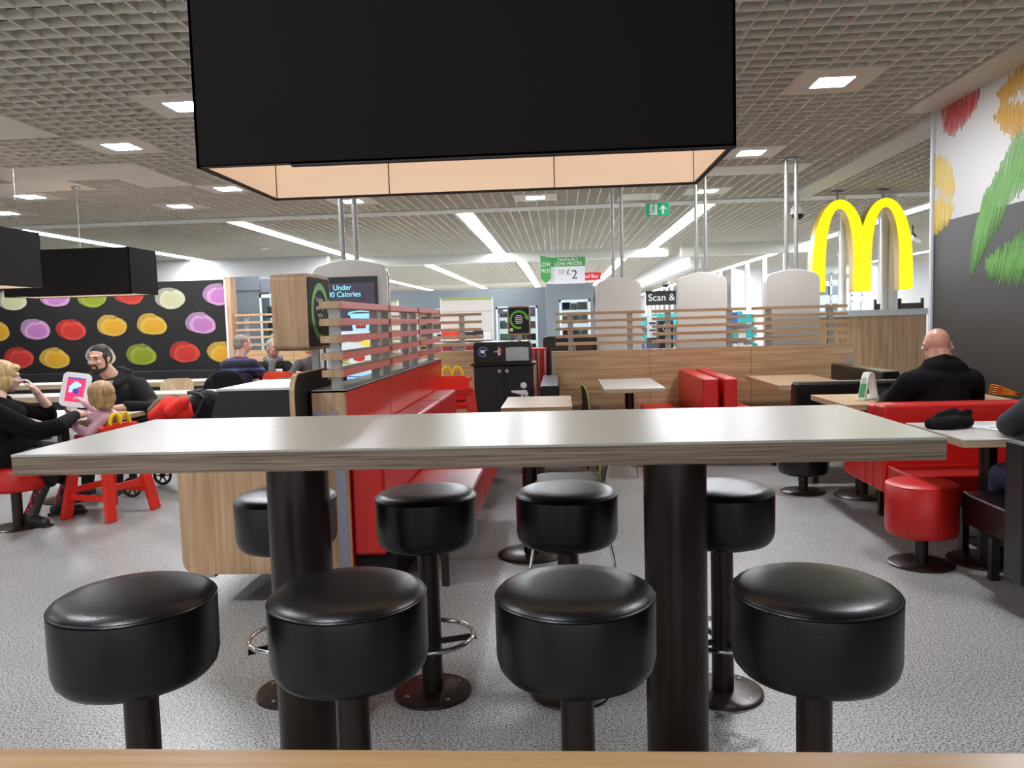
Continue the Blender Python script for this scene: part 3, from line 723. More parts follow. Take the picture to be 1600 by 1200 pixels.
round_stool('dark round stool the dark-haired man sits on', (-4.0, 7.08, 0), 'vinyl_black', .19, .17, .45)
# ------------------------------------------------ upholstered benches on the right
t = thing('bench', 'red vinyl bench facing us behind the ivory table at right', 'bench', (2.63, 4.9, 0))
MB().box(-.65, .68, -.33, .04, .28, .46).build('seat', 'vinyl_red', t, bevel=.018, seg=3)
MB().box(-.67, .68, .045, .19, .28, .825).build('backrest', 'vinyl_red', t, bevel=.02, seg=3)
for x in (-.45, .5):
    MB().box(x - .018, x + .018, .1, .14, 0, .28).build('leg', 'brown_metal', t); MB().box(x + .1, x + .136, -.28, -.24, 0, .28).build('leg', 'brown_metal', t)
t = thing('bench', 'red bench under the bald man, back to back with the nearer red bench', 'bench', (2.63, 5.2, 0))
MB().box(-.67, .68, -.1, .02, .28, .815).build('backrest', 'vinyl_red', t, bevel=.02, seg=3)
MB().box(-.67, .68, .03, .42, .28, .46).build('seat', 'vinyl_red', t, bevel=.018, seg=3)
for x in (-.45, .5): MB().box(x - .018, x + .018, .3, .34, 0, .28).build('leg', 'brown_metal', t); MB().box(x - .018, x + .018, -.06, -.02, 0, .28).build('leg', 'brown_metal', t)
def booth_seat(label, x0, x1, xs0, xs1, m, y0=7.3, y1=8.8, z=.83):
    t = thing('bench', label, 'bench', ((x0 + x1) / 2, y0, 0)); c = (x0 + x1) / 2
    MB().box(x0 - c, x1 - c, 0, y1 - y0, .3, z).build('backrest', m, t, bevel=.018, seg=3)
    MB().box(min(xs0, xs1) - c, max(xs0, xs1) - c, .0, y1 - y0, .25, .455).build('seat', m, t, bevel=.018, seg=3)
    for y in (.1, y1 - y0 - .1): MB().box(xs0 - c - .02, xs0 - c + .02, y - .02, y + .02, 0, .26).build('leg', 'brown_metal', t)
booth_seat('left red seat of the back-to-back red pair against the oak partition', 1.29, 1.435, .87, 1.285, 'vinyl_red')
booth_seat('right red seat of the back-to-back red pair against the oak partition', 1.475, 1.6, 1.95, 1.605, 'vinyl_red')
booth_seat('black seat at the left end of the long oak partition', -.2, -.02, .22, -.015, 'vinyl_black', 7.3, 8.75, .8)
booth_seat('black vinyl bench running along the far right, beside the tall wood panel', 2.86, 3.02, 2.66, 2.855, 'vinyl_black', 7.25, 8.6, .86)
t = thing('bench', 'black vinyl bench across the table from the bald man', 'bench', (2.5, 6.9, 0))
MB().box(-.5, .5, 0, .14, .28, .8).build('backrest', 'vinyl_black', t, bevel=.018, seg=3)
MB().box(-.48, .5, -.36, -.005, .28, .455).build('seat', 'vinyl_black', t, bevel=.018, seg=3)
MB().box(-.5, .5, .05, .1, .802, .812).build('trim_strip', 'steel_matt', t)
for x in (-.42, .42): MB().box(x - .018, x + .018, -.3, -.26, 0, .28).build('leg', 'brown_metal', t); MB().box(x - .018, x + .018, .05, .09, 0, .28).build('leg', 'brown_metal', t)
t = thing('armchair', 'dark grey vinyl armless chair cut off by the right edge', 'chair', (2.4, 3.9, 0))
MB().box(-.30, .36, -.12, .38, .27, .44).build('seat', 'vinyl_black', t, bevel=.018, seg=3)
MB().box(-.36, .4, -.3, -.13, .14, .8).build('backrest', 'vinyl_black', t, bevel=.02, seg=3)
for x in (-.2, .28):
    for y in (-.2, .24): MB().box(x - .02, x + .02, y - .02, y + .02, 0, .28 if y > 0 else .16).build('leg', 'brown_metal', t)
t = thing('ledge_seat', 'black padded ledge along the foot of the apple mural', 'bench', (-8.0, 11.75, 0))
MB().box(-4, 2.75, .05, .2, .46, .8).build('backrest', 'black_matt', t, bevel=.015)
MB().box(-4, 2.75, -.4, .05, .0, .46).build('seat', 'black_matt', t, bevel=.015)
# ------------------------------------------------ chairs
def shell(mb, w, h, z0, y0, th=.012, lean=.12, curve=.05, r=.09):
    P = rrect(w, h, r, 6, 0, 0); A, B = [], []
    for (u, v) in P:
        y = y0 + (v + h / 2) * lean - curve * (u / (w / 2)) ** 2
        A.append(mb.bm.verts.new((u, y, z0 + v + h / 2))); B.append(mb.bm.verts.new((u, y + th, z0 + v + h / 2)))
    cA = mb.bm.verts.new((0, y0 + h / 2 * lean, z0 + h / 2)); cB = mb.bm.verts.new((0, y0 + h / 2 * lean + th, z0 + h / 2)); n = len(P)
    for i in range(n):
        j = (i + 1) % n
        mb._f([A[i], A[j], cA]); mb._f([B[j], B[i], cB]); mb._f([A[i], B[i], B[j], A[j]], 1)
    return mb
def shell_chair(label, loc, rz, m, edge, frame_m='chrome', h=.36):
    """chair facing -y in its own frame: seat, curved back at +y, four tube legs"""
    t = thing('cafe_chair', label, 'chair', loc, rz)
    mb = MB(); mb.prism(rrect(.42, .42, .1), 'z', .445, .457); mb.build('seat', m, t, bevel=.004)
    shell(MB(), .42, h, .46, .2).build('backrest', [m, edge], t)
    mb = MB()
    for s in (-1, 1): mb.tube([(.12 * s, .1, .44), (.13 * s, .2, .47), (.13 * s, .235, .62)], .009, 8)
    mb.build('back_bracket', frame_m, t, smooth=True)
    for sx in (-1, 1):
        for sy in (-1, 1):
            mb = MB(); mb.tube([(0, .0 + .12 * sy, .435), (.13 * sx, .13 * sy, .435), (.17 * sx, .15 * sy, .425), (.2 * sx, .17 * sy, .38), (.27 * sx, .24 * sy, .0)], .0095, 10); mb.build('leg', frame_m, t, smooth=True)
    return t
shell_chair('bentwood chair with a pale plywood back, between the two long pale tables', (-4.7, 9.25, 0), 0, 'chair_ply', 'chair_ply')
shell_chair('lime green chair behind the blonde woman and the tablet', (-5.3, 8.9, 0), 0, 'green_chair', 'green_edge')
shell_chair('orange-red shell chair in front of the man with glasses', (-3.38, 9.55, 0), R(180), 'orange_seat', 'orange_seat', h=.42)
shell_chair('chair under the grey-haired man in the striped sweater', (-4.02, 9.62, 0), R(140), 'dark_brown', 'chair_ply')
shell_chair('brown and lime chair with chrome legs, seen under the high table', (.04, 4.68, 0), R(-90), 'dark_brown', 'green_edge')
shell_chair('lime-edged curved chair pushed in at the ivory table by the oak partition', (.42, 7.2, 0), R(90), 'dark_brown', 'green_edge')
# ------------------------------------------------ children's highchairs
def highchair(label, loc, rz):
    """faces -y; splayed plank legs, step rail, seat, back board with two yellow hoops"""
    t = thing('highchair', label, 'highchair', loc, rz, 'red wooden highchairs')
    for sx in (-1, 1):
        for sy in (-1, 1): MB().bar((.22 * sx, .22 * sy, .0), (.145 * sx, .13 * sy, .60), .09, .032, up=(0, 1, 0)).build('leg', 'red_plastic', t, bevel=.006)
    for sx in (-1, 1): MB().bar((.20 * sx, -.2, .17), (.20 * sx, .2, .17), .022, .045).build('side_rail', 'red_plastic', t, bevel=.004)
    for sy, z in ((1, .24), (-1, .22), (-1, .36)): MB().bar((-.18, .185 * sy * (1 - z * .4), z), (.18, .185 * sy * (1 - z * .4), z), .022, .05).build('cross_rail', 'red_plastic', t, bevel=.004)
    MB().box(-.15, .15, -.13, .13, .47, .5).build('seat', 'red_plastic', t, bevel=.006)
    for sx in (-1, 1): MB().box(.15 * sx - .012, .15 * sx + .012, -.15, .15, .56, .64).build('armrest', 'red_plastic', t, bevel=.006)
    m = MB(); m.prism([(-.15, .5), (.15, .5), (.15, .68), (.11, .72), (-.11, .72), (-.15, .68)], 'y', .125, .15); m.build('back_board', 'red_plastic', t, bevel=.006)
    m = MB()
    for c in (-.048, .048):
        m.tube([(c + .046 * math.cos(R(a)), .14, .705 + .085 * math.sin(R(a))) for a in range(0, 181, 15)], .014, 10)
    m.build('hoop', 'yellow', t, smooth=True)
    for sx in (-1, 1): MB().cyl((.155 * sx, .1, .69), (.155 * sx, .15, .69), .018, n=14).build('knob', 'red_plastic', t, smooth=True)
    MB().box(-.15, .15, -.16, -.13, .58, .63).build('front_bar', 'red_plastic', t, bevel=.006)
    m = MB(); m.tube([(-.13, -.14, .56), (-.06, -.15, .535), (0, -.15, .55), (.07, -.15, .53), (.13, -.14, .55)], .008, 6); m.build('strap', 'black_matt', t)
    return t
highchair('red wooden highchair with yellow hoops that the toddler sits in', (-3.5, 5.86, 0), R(-75) + R(180) + R(0)).rotation_euler.z = math.atan2(.27, -.95) + R(90)
h = highchair('empty red wooden highchair with yellow hoops before the oak partition, left of the bins', (-1.06, 7.7, 0), 0)
h.rotation_euler.z = R(8); h.scale = (1.1, 1.1, 1.22)
# ================================================================ KIOSKS, BINS, SIGNS, FRIDGES
def kiosk_outline(w, h, r=.1, arch=.035, n=8):
    pts = [(-w / 2, 0), (w / 2, 0), (w / 2, h - r - arch)]
    for k in range(n + 1): t = R(90 * k / n); pts.append((w / 2 - r + r * math.cos(t), h - r - arch + r * math.sin(t)))
    for k in range(1, 8): u = 1 - k / 4; pts.append(((w / 2 - r) * u, h - arch + arch * (1 - u * u)))
    for k in range(n + 1): t = R(90 + 90 * k / n); pts.append((-w / 2 + r + r * math.cos(t), h - r - arch + r * math.sin(t)))
    return pts + [(-w / 2, h - r - arch)]
def kiosk(label, loc, w=.6, h=1.93, rz=0, screen=False):
    t = thing('order_kiosk', label, 'kiosk', loc, rz, None if screen else 'order kiosks seen from behind')
    MB().prism(kiosk_outline(w, h), 'y', 0, .05).build('front_shell', 'cream', t, bevel=.008, smooth=True)
    MB().prism(kiosk_outline(w - .02, h - .01), 'y', .051, .075).build('core', 'dark', t)
    MB().prism(kiosk_outline(w, h), 'y', .076, .13).build('rear_shell', 'cream', t, bevel=.008, smooth=True)
    for x in (-.055, .055): MB().cyl((x, .065, h - .01), (x, .065, CZ), .022, n=16).build('pole', 'steel_matt', t, smooth=True)
    MB().box(-.1, .1, .02, .11, CZ - .012, CZ - .004).build('ceiling_plate', 'steel_matt', t)
    if screen:
        x0, x1 = -.21, .21
        MB().box(-.235, .235, -.006, 0, .72, 1.80).build('bezel', 'black', t)
        MB().box(x0, x1, -.009, -.006, .76, 1.75).build('screen', 'scr_wood', t)
        s = bpy.data.objects.get('screen') if False else None
        k = MB(); k.box(x0, x1, -.0105, -.009, 1.02, 1.36); k.build('screen_band', 'scr_food', t)
        k = MB(); k.box(x0, x1, -.0105, -.009, .88, 1.02); k.build('screen_panel', 'screen_blue', t)
        k = MB(); k.box(x0, x1, -.0105, -.009, .76, .88); k.build('screen_panel', 'sign_green', t)
        text('Under\n400 Calories', .062, 'scr_text', t, (-.055, -.011, 1.685), FRONT, name='screen_lettering', sx=.95)
        k = MB(); k.prism([(.02, 1.36), (.15, 1.36), (.172, 1.50), (0, 1.50)], 'y', -.0125, -.0105); k.build('cup_picture', 'screen_blue', t)
        k = MB(); k.prism([(.045, 1.38), (.125, 1.38), (.13, 1.45), (.04, 1.45)], 'y', -.0135, -.0125); k.build('cup_label', 'sign_red', t)
        k = MB(); k.tube([(.086 + .1 * math.cos(R(a)), -.012, 1.50 + .018 * math.sin(R(a))) for a in range(0, 360, 20)], .005, 6, closed=True); k.build('cup_lid', 'scr_text', t)
        m_ = MB()
        for c in (.075, .096): m_.tube([(c + .010 * math.cos(R(a)), -.014, 1.40 + .03 * math.sin(R(a))) for a in range(0, 181, 20)], .003, 6)
        m_.build('cup_mark', 'scr_yel', t)
        for i, (px, pz, rx, rz_, mm) in enumerate(((-.13, 1.30, .07, .022, 'scr_bun'), (-.12, 1.275, .08, .012, 'scr_grn'), (.04, 1.29, .07, .025, 'scr_bun'), (.13, 1.26, .06, .02, 'scr_yel'), (-.1, 1.13, .08, .024, 'scr_bun'), (-.1, 1.10, .09, .012, 'scr_grn'), (.06, 1.14, .05, .03, 'scr_red'), (.13, 1.1, .05, .02, 'scr_bun'))):
            MB().ell((px, -.0108, pz), (rx, .003, rz_)).build('food_picture', mm, t, smooth=True)
        for z in (.985, .965, .945): MB().box(-.19, .19, -.0115, -.0105, z, z + .006).build('screen_line', 'scr_navy', t)
        MB().box(-.19, -.09, -.0115, -.0105, .895, .925).build('screen_button', 'scr_navy', t); MB().box(-.03, .1, -.0115, -.0105, .895, .925).build('screen_button', 'scr_navy', t)
        MB().box(-.15, .13, -.0115, -.0105, .825, .838).build('screen_line', 'scr_text', t)
    return t
X['scr_wood'] = grain('screen_wood_backdrop', (34, 28, 40), (52, 44, 58), (66, 58, 74), 'z', .3, lo=2, hi=16)
b_ = X['scr_wood'].node_tree.nodes['Principled BSDF']; b_.inputs['Emission Color'].default_value = lin((60, 50, 66)); b_.inputs['Emission Strength'].default_value = .5
X['scr_food'] = mat('screen_pale', (206, 216, 220), .3, emit=.5); X['scr_text'] = mat('screen_cyan', (120, 220, 240), .3, emit=.8)
X['scr_yel'] = mat('screen_yellow', (236, 210, 60), .3, emit=.5); X['scr_bun'] = mat('screen_bun', (206, 140, 86), .3, emit=.35)
X['scr_grn'] = mat('screen_lettuce', (140, 180, 70), .3, emit=.35); X['scr_red'] = mat('screen_tomato', (200, 70, 60), .3, emit=.3); X['scr_navy'] = mat('screen_navy_line', (30, 60, 130), .3, emit=.3)
kiosk('lit order kiosk with a menu screen, behind the red slatted screen', (-1.70, 6.4, 0), .62, 1.94, 0, True)
kiosk('grey-white kiosk back farthest left of the three behind the long oak partition', (.74, 10.0, 0), .56, 1.91)
kiosk('middle one of the three grey-white kiosk backs behind the long oak partition', (1.70, 9.6, 0), .58, 1.92)
kiosk('grey-white kiosk back nearest the yellow arches', (2.64, 9.2, 0), .6, 1.9)
# ------------------------------------------------ recycling stations
def green_arrow(t, c, s, face, words, m='green'):
    """ring arrow with a heart-like head and small white words; face: 'y' (-y) or 'x' (+x)"""
    P = arc_arrow(.115 * s, .03 * s, -75, -335, 36, .07 * s)
    if face == 'y': T = Matrix.Translation(Vector(c)) @ Matrix.Rotation(0, 4, 'X')
    mb = MB()
    mb.prism([(c[0] + u, c[2] + v) for u, v in P], 'y', c[1] - .0015, c[1] + .001)
    mb.build('arrow_sign', m, t)
    for i, wl in enumerate(words): MB().box(c[0] - wl * s, c[0] + wl * s, c[1] - .003, c[1] - .001, c[2] + (.05 - .026 * i) * s, c[2] + (.064 - .026 * i) * s).build('printed_line', 'white_ink', t)
def sign_box(t, cx, y0, y1, z0, z1, wdt, s):
    mb = MB(); mb.prism(rrect(wdt, z1 - z0, .03, 6, cx, (z0 + z1) / 2), 'y', y0 + .006, y1); mb.build('sign_box', 'oak_z', t, smooth=True, ang=40)
    mb = MB(); mb.prism(rrect(wdt - .03, z1 - z0 - .03, .015, 5, cx, (z0 + z1) / 2), 'y', y0 + .002, y0 + .008); mb.build('sign_face', 'black_matt', t)
    green_arrow(t, (cx, y0 + .001, (z0 + z1) / 2 + .01 * s), s, 'y', [.04, .055, .05, .055, .045])
# far station, front towards the camera
t = thing('recycling_station', 'double black and oak waste station with a small recycling sign on a post', 'bin', (-.62, 8.55, 0))
for x in (-.32, .345):
    MB().box(x - .02, x, 0, .5, .06, .95).build('side_panel', 'oak_z', t)
MB().box(-.32, .325, .01, .5, .08, .93).build('body', 'black_matt', t)
for x0, x1 in ((-.318, .005), (.009, .322)): MB().box(x0, x1, -.008, .01, .1, .925).build('door', 'black_matt', t, bevel=.003)
for x in (-.04, .04): MB().lathe([(0, .012), (.02, .012), (.024, 0), (0, 0)], n=24).build('lock', 'steel', t, loc=(x, -.008, .87), rot=(R(90), 0, 0), smooth=True)
MB().box(-.35, .35, -.03, .5, .935, .955).build('counter', 'black', t, bevel=.003)
MB().prism(rrect(.62, .23, .03, 5, -.01, 1.07), 'y', .02, .42).build('hood', 'black', t, bevel=.004)
MB().box(.03, .28, .012, .02, .975, 1.12).build('flap', 'steel', t, bevel=.003)
MB().box(.06, .24, .008, .012, 1.115, 1.125).build('flap_edge', 'steel', t)
for cx, m_ in ((-.215, 'blue_icon'), (-.065, 'red_icon')):
    mb = MB(); mb.prism([(cx + u, 1.08 + v) for u, v in arc_arrow(.05, .012, -60, -330 if m_ == 'blue_icon' else 60, 28, .02)], 'y', .014, .02); mb.build('icon', m_, t)
mb = MB(); mb.prism([(-.24, 1.065), (-.2, 1.065), (-.19, 1.1), (-.245, 1.1)], 'y', .012, .02); mb.cyl((-.2, .015, 1.07), (-.19, .015, 1.04), .003); mb.build('icon', 'white_ink', t)
mb = MB(); mb.box(-.055, -.03, .012, .02, 1.04, 1.1); mb.box(-.095, -.03, .012, .02, 1.075, 1.083); mb.box(-.05, -.036, .012, .02, 1.1, 1.115); mb.build('icon', 'white_ink', t)
mb = MB()      # white pictogram of a person dropping litter in a basket
mb.cyl((.215, -.0095, .71), (.215, -.008, .71), .034, n=24); mb.prism([(.08, .655), (.24, .66), (.262, .63), (.262, .5), (.25, .5), (.25, .56), (.245, .36), (.22, .36), (.215, .47), (.205, .36), (.18, .36), (.185, .61), (.085, .635)], 'y', -.0098, -.0085)
mb.prism([(.03, .56), (.048, .56), (.07, .38), (.09, .5), (.11, .38), (.135, .55), (.155, .55), (.125, .33), (.1, .33), (.09, .42), (.08, .33), (.055, .33)], 'y', -.0098, -.0085)
mb.build('pictogram', 'white_ink', t)
mb = MB(); mb.prism([(.2, .6), (.215, .585), (.23, .6), (.224, .608), (.215, .602), (.206, .608)], 'y', -.0105, -.0095); mb.build('pictogram_heart', 'black_ink', t)
MB().box(.155, .2, .12, .15, 1.18, 1.27).build('post', 'steel_matt', t)
sign_box(t, .178, .1, .17, 1.255, 1.565, .25, .78)
MB().lathe([(0, .004), (.02, .004), (.02, 0), (0, 0)], n=20).build('sticker', 'white_ink', t, loc=(.095, .1, 1.31), rot=(R(90), 0, 0))
# near station, turned so that its oak side faces the camera
t = thing('recycling_station', 'wheeled waste station seen from its oak side, with a large rounded sign box above it', 'bin', (-1.62, 3.86, 0))
mb = MB(); mb.prism(rrect(.66, .745, .07, 8, 0, .53), 'y', 0, .03); mb.build('side_panel', 'oak_z', t, smooth=True, ang=40)
mb = MB(); mb.prism(rrect(.66, .745, .07, 8, 0, .53), 'y', .98, 1.01); mb.build('side_panel', 'oak_z', t, smooth=True, ang=40)
MB().box(-.31, .30, .03, .98, .17, .89).build('body', 'black_matt', t)
mb = MB(); mb.prism([(-.15, .9), (.29, .9), (.29, 1.095), (-.09, 1.095)], 'y', -.012, 1.0); mb.build('hood', 'black_matt', t)
mb = MB(); mb.prism([(-.095, 1.095), (.29, 1.095), (.29, 1.106), (-.095, 1.106)], 'y', -.015, .62); mb.build('lid', 'steel', t)
mb = MB(); mb.prism([(-.02, .6), (.55, .6), (.55, 1.17), (.06, 1.17), (.03, 1.16), (0, 1.13), (-.02, 1.09)], 'x', .275, .3); mb.build('front_panel', 'oak_z', t)
mb = MB(); mb.prism([(-.01, .6), (.56, .6), (.56, 1.165), (.065, 1.165), (.036, 1.152), (.01, 1.128), (-.01, 1.09)], 'x', .3, .303); mb.build('panel_face', 'black_matt', t)
for x in (-.25, .24):
    for y in (.08, .92):
        c = MB(); c.tube([(x, y - .012, .05), (x, y + .012, .05)], .05, 28); c.build('caster_wheel', 'rubber', t, smooth=True)
        MB().cyl((x, y - .015, .05), (x, y + .015, .05), .028, n=20).build('wheel_hub', 'steel', t, smooth=True)
        MB().bar((x, y - .018, .05), (x + .02, y - .018, .13), .02, .004).box(x - .02, x + .06, y - .03, y + .03, .125, .17).build('caster_fork', 'steel', t)
MB().box(.09, .13, .95, .99, 1.0, 1.3).build('post', 'post_white', t)
k = bpy.data.objects.new('sign', None); COL.objects.link(k); k.parent = t; k.location = (.055, .92, 0); k.rotation_euler = (0, 0, R(90))
mb = MB(); mb.prism(rrect(.47, .45, .04, 8, 0, 1.49), 'y', -.105, .105); mb.build('sign_box', 'oak_z', k, smooth=True, ang=40)
mb = MB(); mb.prism(rrect(.43, .41, .025, 6, 0, 1.49), 'y', -.109, -.104); mb.build('sign_face', 'black_matt', k)
P = arc_arrow(.155, .042, -75, -335, 40, .1)
mb = MB(); mb.prism([(u, 1.49 + v) for u, v in P], 'y', -.112, -.109); mb.build('arrow_sign', 'green', k)
for i, wd in enumerate(('bringing', 'your tray', 'to be', 'sorted')): text(wd, .042, 'white_ink', k, (-.01, -.1125, 1.565 - .047 * i), FRONT)
# ------------------------------------------------ doors and a dark tower behind the gap
t = thing('drinks_cooler', 'narrow red cabinet with steel handles just right of the recycling station', 'cabinet', (-.26, 9.5, 0))
MB().box(-.09, .09, 0, .4, .0, 1.07).build('body', 'sign_red', t)
for x in (-.06, .0, .075): MB().box(x - .008, x + .008, -.012, 0, .1, 1.05).build('handle', 'steel', t)
t = thing('cooler', 'black framed open cooler behind the left end of the long oak partition', 'cabinet', (.12, 9.8, 0))
MB().prism(rrect(.66, 1.2, .04, 5, 0, .6), 'y', 0, .5).build('frame', 'black', t)
MB().box(-.26, .28, -.01, 0, .2, 1.08).build('opening', 'dark_brown', t)
t2 = MB(); t2.bar((-.03, -.03, .9), (.0, -.03, 1.12), .012, .012); t2.bar((.09, -.03, .9), (.05, -.03, 1.12), .012, .012)
t2.build('wooden_prop', 'ladder', t)
t = thing('tablet_post', 'thin silver upright sign post behind the near waste station', 'post', (-1.73, 5.9, 0))
MB().box(-.03, .03, 0, .05, 0, 1.27).build('post', 'post_white', t)
MB().lathe([(0, .012), (.15, .012), (.15, 0), (0, 0)], n=24).build('base_plate', 'steel_matt', t)
# ------------------------------------------------ supermarket freezers and stands
random.seed(3)
PK = [('pk%d' % i, c) for i, c in enumerate(((210, 60, 40), (236, 190, 50), (60, 140, 80), (40, 40, 46), (220, 220, 216), (176, 90, 50), (70, 90, 160), (120, 30, 40), (230, 150, 60), (60, 170, 170)))]
for n_, c in PK: X[n_] = mat('packaging', c, .45)
PN = {'pk0': 'red', 'pk1': 'yellow', 'pk2': 'green', 'pk3': 'black', 'pk4': 'white', 'pk5': 'brown', 'pk6': 'blue', 'pk7': 'maroon', 'pk8': 'orange', 'pk9': 'pale turquoise', 'teal': 'turquoise', 'white': 'white', 'fridge_light': 'pale grey'}
def packs(x0, x1, z0, y, where, group, wr=(.1, .2), hr=(.14, .22), cols=None):
    """a row of separate packs on one shelf; where: the shelf in words"""
    x = x0 + .01; row = {}
    while x < x1 - .06:
        wd = min(random.uniform(*wr), x1 - x - .005); hh = random.uniform(*hr); mt = random.choice(cols or [p[0] for p in PK])
        o = MB().box(-wd / 2 + .004, wd / 2 - .004, 0, .12, 0, hh).build('package', mt, None, loc=(x + wd / 2, y, z0)); x += wd
        row.setdefault(PN[mt], []).append(o)
    for c, os_ in row.items():
        n = len(os_)
        for i, o in enumerate(os_):
            pre = '' if n == 1 else (('left ', 'right ')[i] if n == 2 else 'leftmost ' if i == 0 else 'rightmost ' if i == n - 1 else ('middle ' if n == 3 else ('', 'second ', 'third ', 'fourth ', 'fifth ', 'sixth ', 'seventh ')[i]))
            tag(o, '%s%s pack %s' % (pre, c, where), 'package', group)
ORD = ['top', 'second', 'third', 'fourth', 'fifth', 'sixth']
def freezer(label, x0, x1, y, h, header, wins, dn, frame='fridge_grey', shelf_pitch=.27):
    t = thing('freezer_cabinet', label, 'freezer', ((x0 + x1) / 2, y, 0)); cx = (x0 + x1) / 2
    MB().box(x0 - cx, x1 - cx, .02, .8, h - header, h).build('header', frame, t)
    MB().box(x0 - cx, x1 - cx, .74, .8, 0, h - header).build('back', 'fridge_glow', t)
    xs = [x0] + [v for w_ in wins for v in w_] + [x1]
    for a, b in zip(xs[::2], xs[1::2]):
        if b - a > .005: MB().box(a - cx, b - cx, 0, .74, 0, h - header).build('pillar', frame, t)
    MB().box(x0 - cx, x1 - cx, .0, .74, 0, .35).build('plinth', frame, t)
    for a, b in wins:
        m_ = MB(); zz = h - header
        m_.box(a - cx, a - cx + .04, -.02, .03, .35, zz); m_.box(b - cx - .04, b - cx, -.02, .03, .35, zz); m_.box(a - cx, b - cx, -.02, .03, zz - .05, zz); m_.box(a - cx, b - cx, -.02, .03, .35, .4)
        d = m_.build('door', 'fridge_light', t)
        MB().box(a - cx + .04, b - cx - .04, .0, .004, .4, zz - .05).build('glass', 'glass', d)
        k = MB(); n = 0
        while .42 + n * shelf_pitch < zz - .1: k.box(a - cx, b - cx, .18, .74, .42 + n * shelf_pitch, .435 + n * shelf_pitch); n += 1
        k.build('shelf', 'fridge_light', t)
        rows = [r for r in range(n) if .435 + r * shelf_pitch + .2 < zz and r * shelf_pitch > .2][::-1]
        for i, r in enumerate(rows):
            packs(a + .05, b - .05, .4355 + r * shelf_pitch, y + .2, 'on the %s shelf behind %s' % (ORD[i], dn[wins.index((a, b))]), 'packs in the freezers', (.13, .26), (.13, .19))
    return t
f1 = freezer('long grey freezer behind the white shelf back, with three glass doors', -5.2, -.3, 18.2, 2.16, .42, [(-4.55, -3.75), (-3.3, -2.5), (-2.42, -1.55), (-1.45, -.5)], ['the leftmost long freezer door', 'the long freezer door with the pizza poster', 'the door behind the white shelf back', 'the door behind the recycling sign'])
X['poster_dark'] = mat('poster_dark', (54, 58, 70), .5)
for x, w_ in ((-4.15, .7), (-2.9, .7), (-2.0, .8), (-.98, .85)):
    p = MB().box(-w_ / 2, w_ / 2, -.024, -.02, 1.58, 1.72).build('header_poster', 'poster_dark', f1, loc=(x + 2.75, 0, 0))
for x, w_ in ((.75, .5), (1.77, .6), (-.25, .36), (-1.4, .4)): MB().box(x - w_ / 2, x + w_ / 2, -.027, -.024, 1.64, 1.67).build('poster_line', 'white_ink', f1)
m_ = MB(); m_.lathe([(0, .004), (.14, .004), (.14, 0), (0, 0)], n=28); m_.build('pizza_poster', 'pk5', f1, loc=(.28, -.03, 1.62), rot=(R(90), 0, 0))
m_ = MB(); m_.tube([(.28 + .11 * math.cos(R(a)), -.036, 1.62 + .11 * math.sin(R(a))) for a in range(0, 360, 20)], .012, 6, closed=True); m_.box(.27, .29, -.038, -.034, 1.52, 1.72); m_.box(.18, .38, -.038, -.034, 1.61, 1.63); m_.build('pizza_pattern', 'black_ink', f1)
MB().box(-4.5 + 2.75, -3.8 + 2.75, -.022, -.018, 1.3, 1.5).build('header_poster', 'paper', f1)
freezer('grey chilled cabinet holding dark and orange packs, left of the kiosk backs', -.28, .75, 17.6, 2.2, .36, [(.0, .68)], ['the single chilled cabinet door'], shelf_pitch=.3)
mt = thing('freezer_cabinet', 'grey upright fridge at the end of the apple mural', 'freezer', (-5.55, 14.2, 0))
MB().box(-.5, .12, 0, .7, 0, 2.34).build('body', 'fridge_grey', mt)
MB().box(-.52, .14, -.02, .72, 2.1, 2.35).build('header', 'fridge_grey', mt)
m_ = MB(); m_.box(.12, .16, -.02, .02, .2, 2.02); m_.box(.68, .72, -.02, .02, .2, 2.02); m_.box(.12, .72, -.02, .02, 1.96, 2.02); m_.build('door', 'fridge_light', mt)
MB().box(.12, .95, .02, .7, 2.06, 2.3).build('header', 'fridge_grey', mt); MB().box(.12, .95, .5, .7, 0, 2.06).build('back', 'fridge_glow', mt)
MB().box(.16, .68, -.005, 0, .25, 1.96).build('glass', 'glass', mt)
m_ = MB()
for z in (1.0, 1.3, 1.6): m_.box(.14, .92, .1, .5, z, z + .015)
m_.build('shelf', 'fridge_light', mt)
packs(-5.37, -4.65, 1.316, 14.35, 'on the lower shelf of the fridge by the mural', 'packs in the upright fridge', cols=['pk4', 'fridge_light', 'pk9'])
packs(-5.37, -4.65, 1.616, 14.35, 'on the upper shelf of the fridge by the mural', 'packs in the upright fridge', cols=['pk4', 'fridge_light'])
# white backs of gondola shelving
def gondola(label, x0, x1, y, h, lines=()):
    t = thing('shelving_unit', label, 'shelves', ((x0 + x1) / 2, y, 0)); L = (x1 - x0) / 2
    MB().box(-L, L, 0, .02, .1, h).build('back_panel', 'cream', t)
    MB().box(-L - .02, -L, -.01, .04, 0, h + .03).build('upright', 'post_white', t); MB().box(L, L + .02, -.01, .04, 0, h + .03).build('upright', 'post_white', t)
    for z in lines: MB().box(-L, L, -.001, 0, z, z + .006).build('joint', 'fridge_grey', t)
    MB().box(-L, L, -.01, .03, h, h + .025).build('top_rail', 'green_edge', t)
    MB().box(-L, L, -.35, 0, .08, .12).build('shelf', 'white', t)
    for z in (.45, .8, 1.12): MB().box(-L, L, -.3, 0, z, z + .02).build('shelf', 'white', t)
    return t
gondola('white shelving unit with bare upper back panel, between the red slats and the bins', -1.93, -1.1, 13.0, 1.78, (1.58,))
packs(-1.92, -1.12, 1.14, 12.75, 'on the upper white shelf behind the slats', 'packs on the white shelving', (.1, .18), (.1, .2), cols=['pk3', 'pk7', 'pk0', 'pk4'])
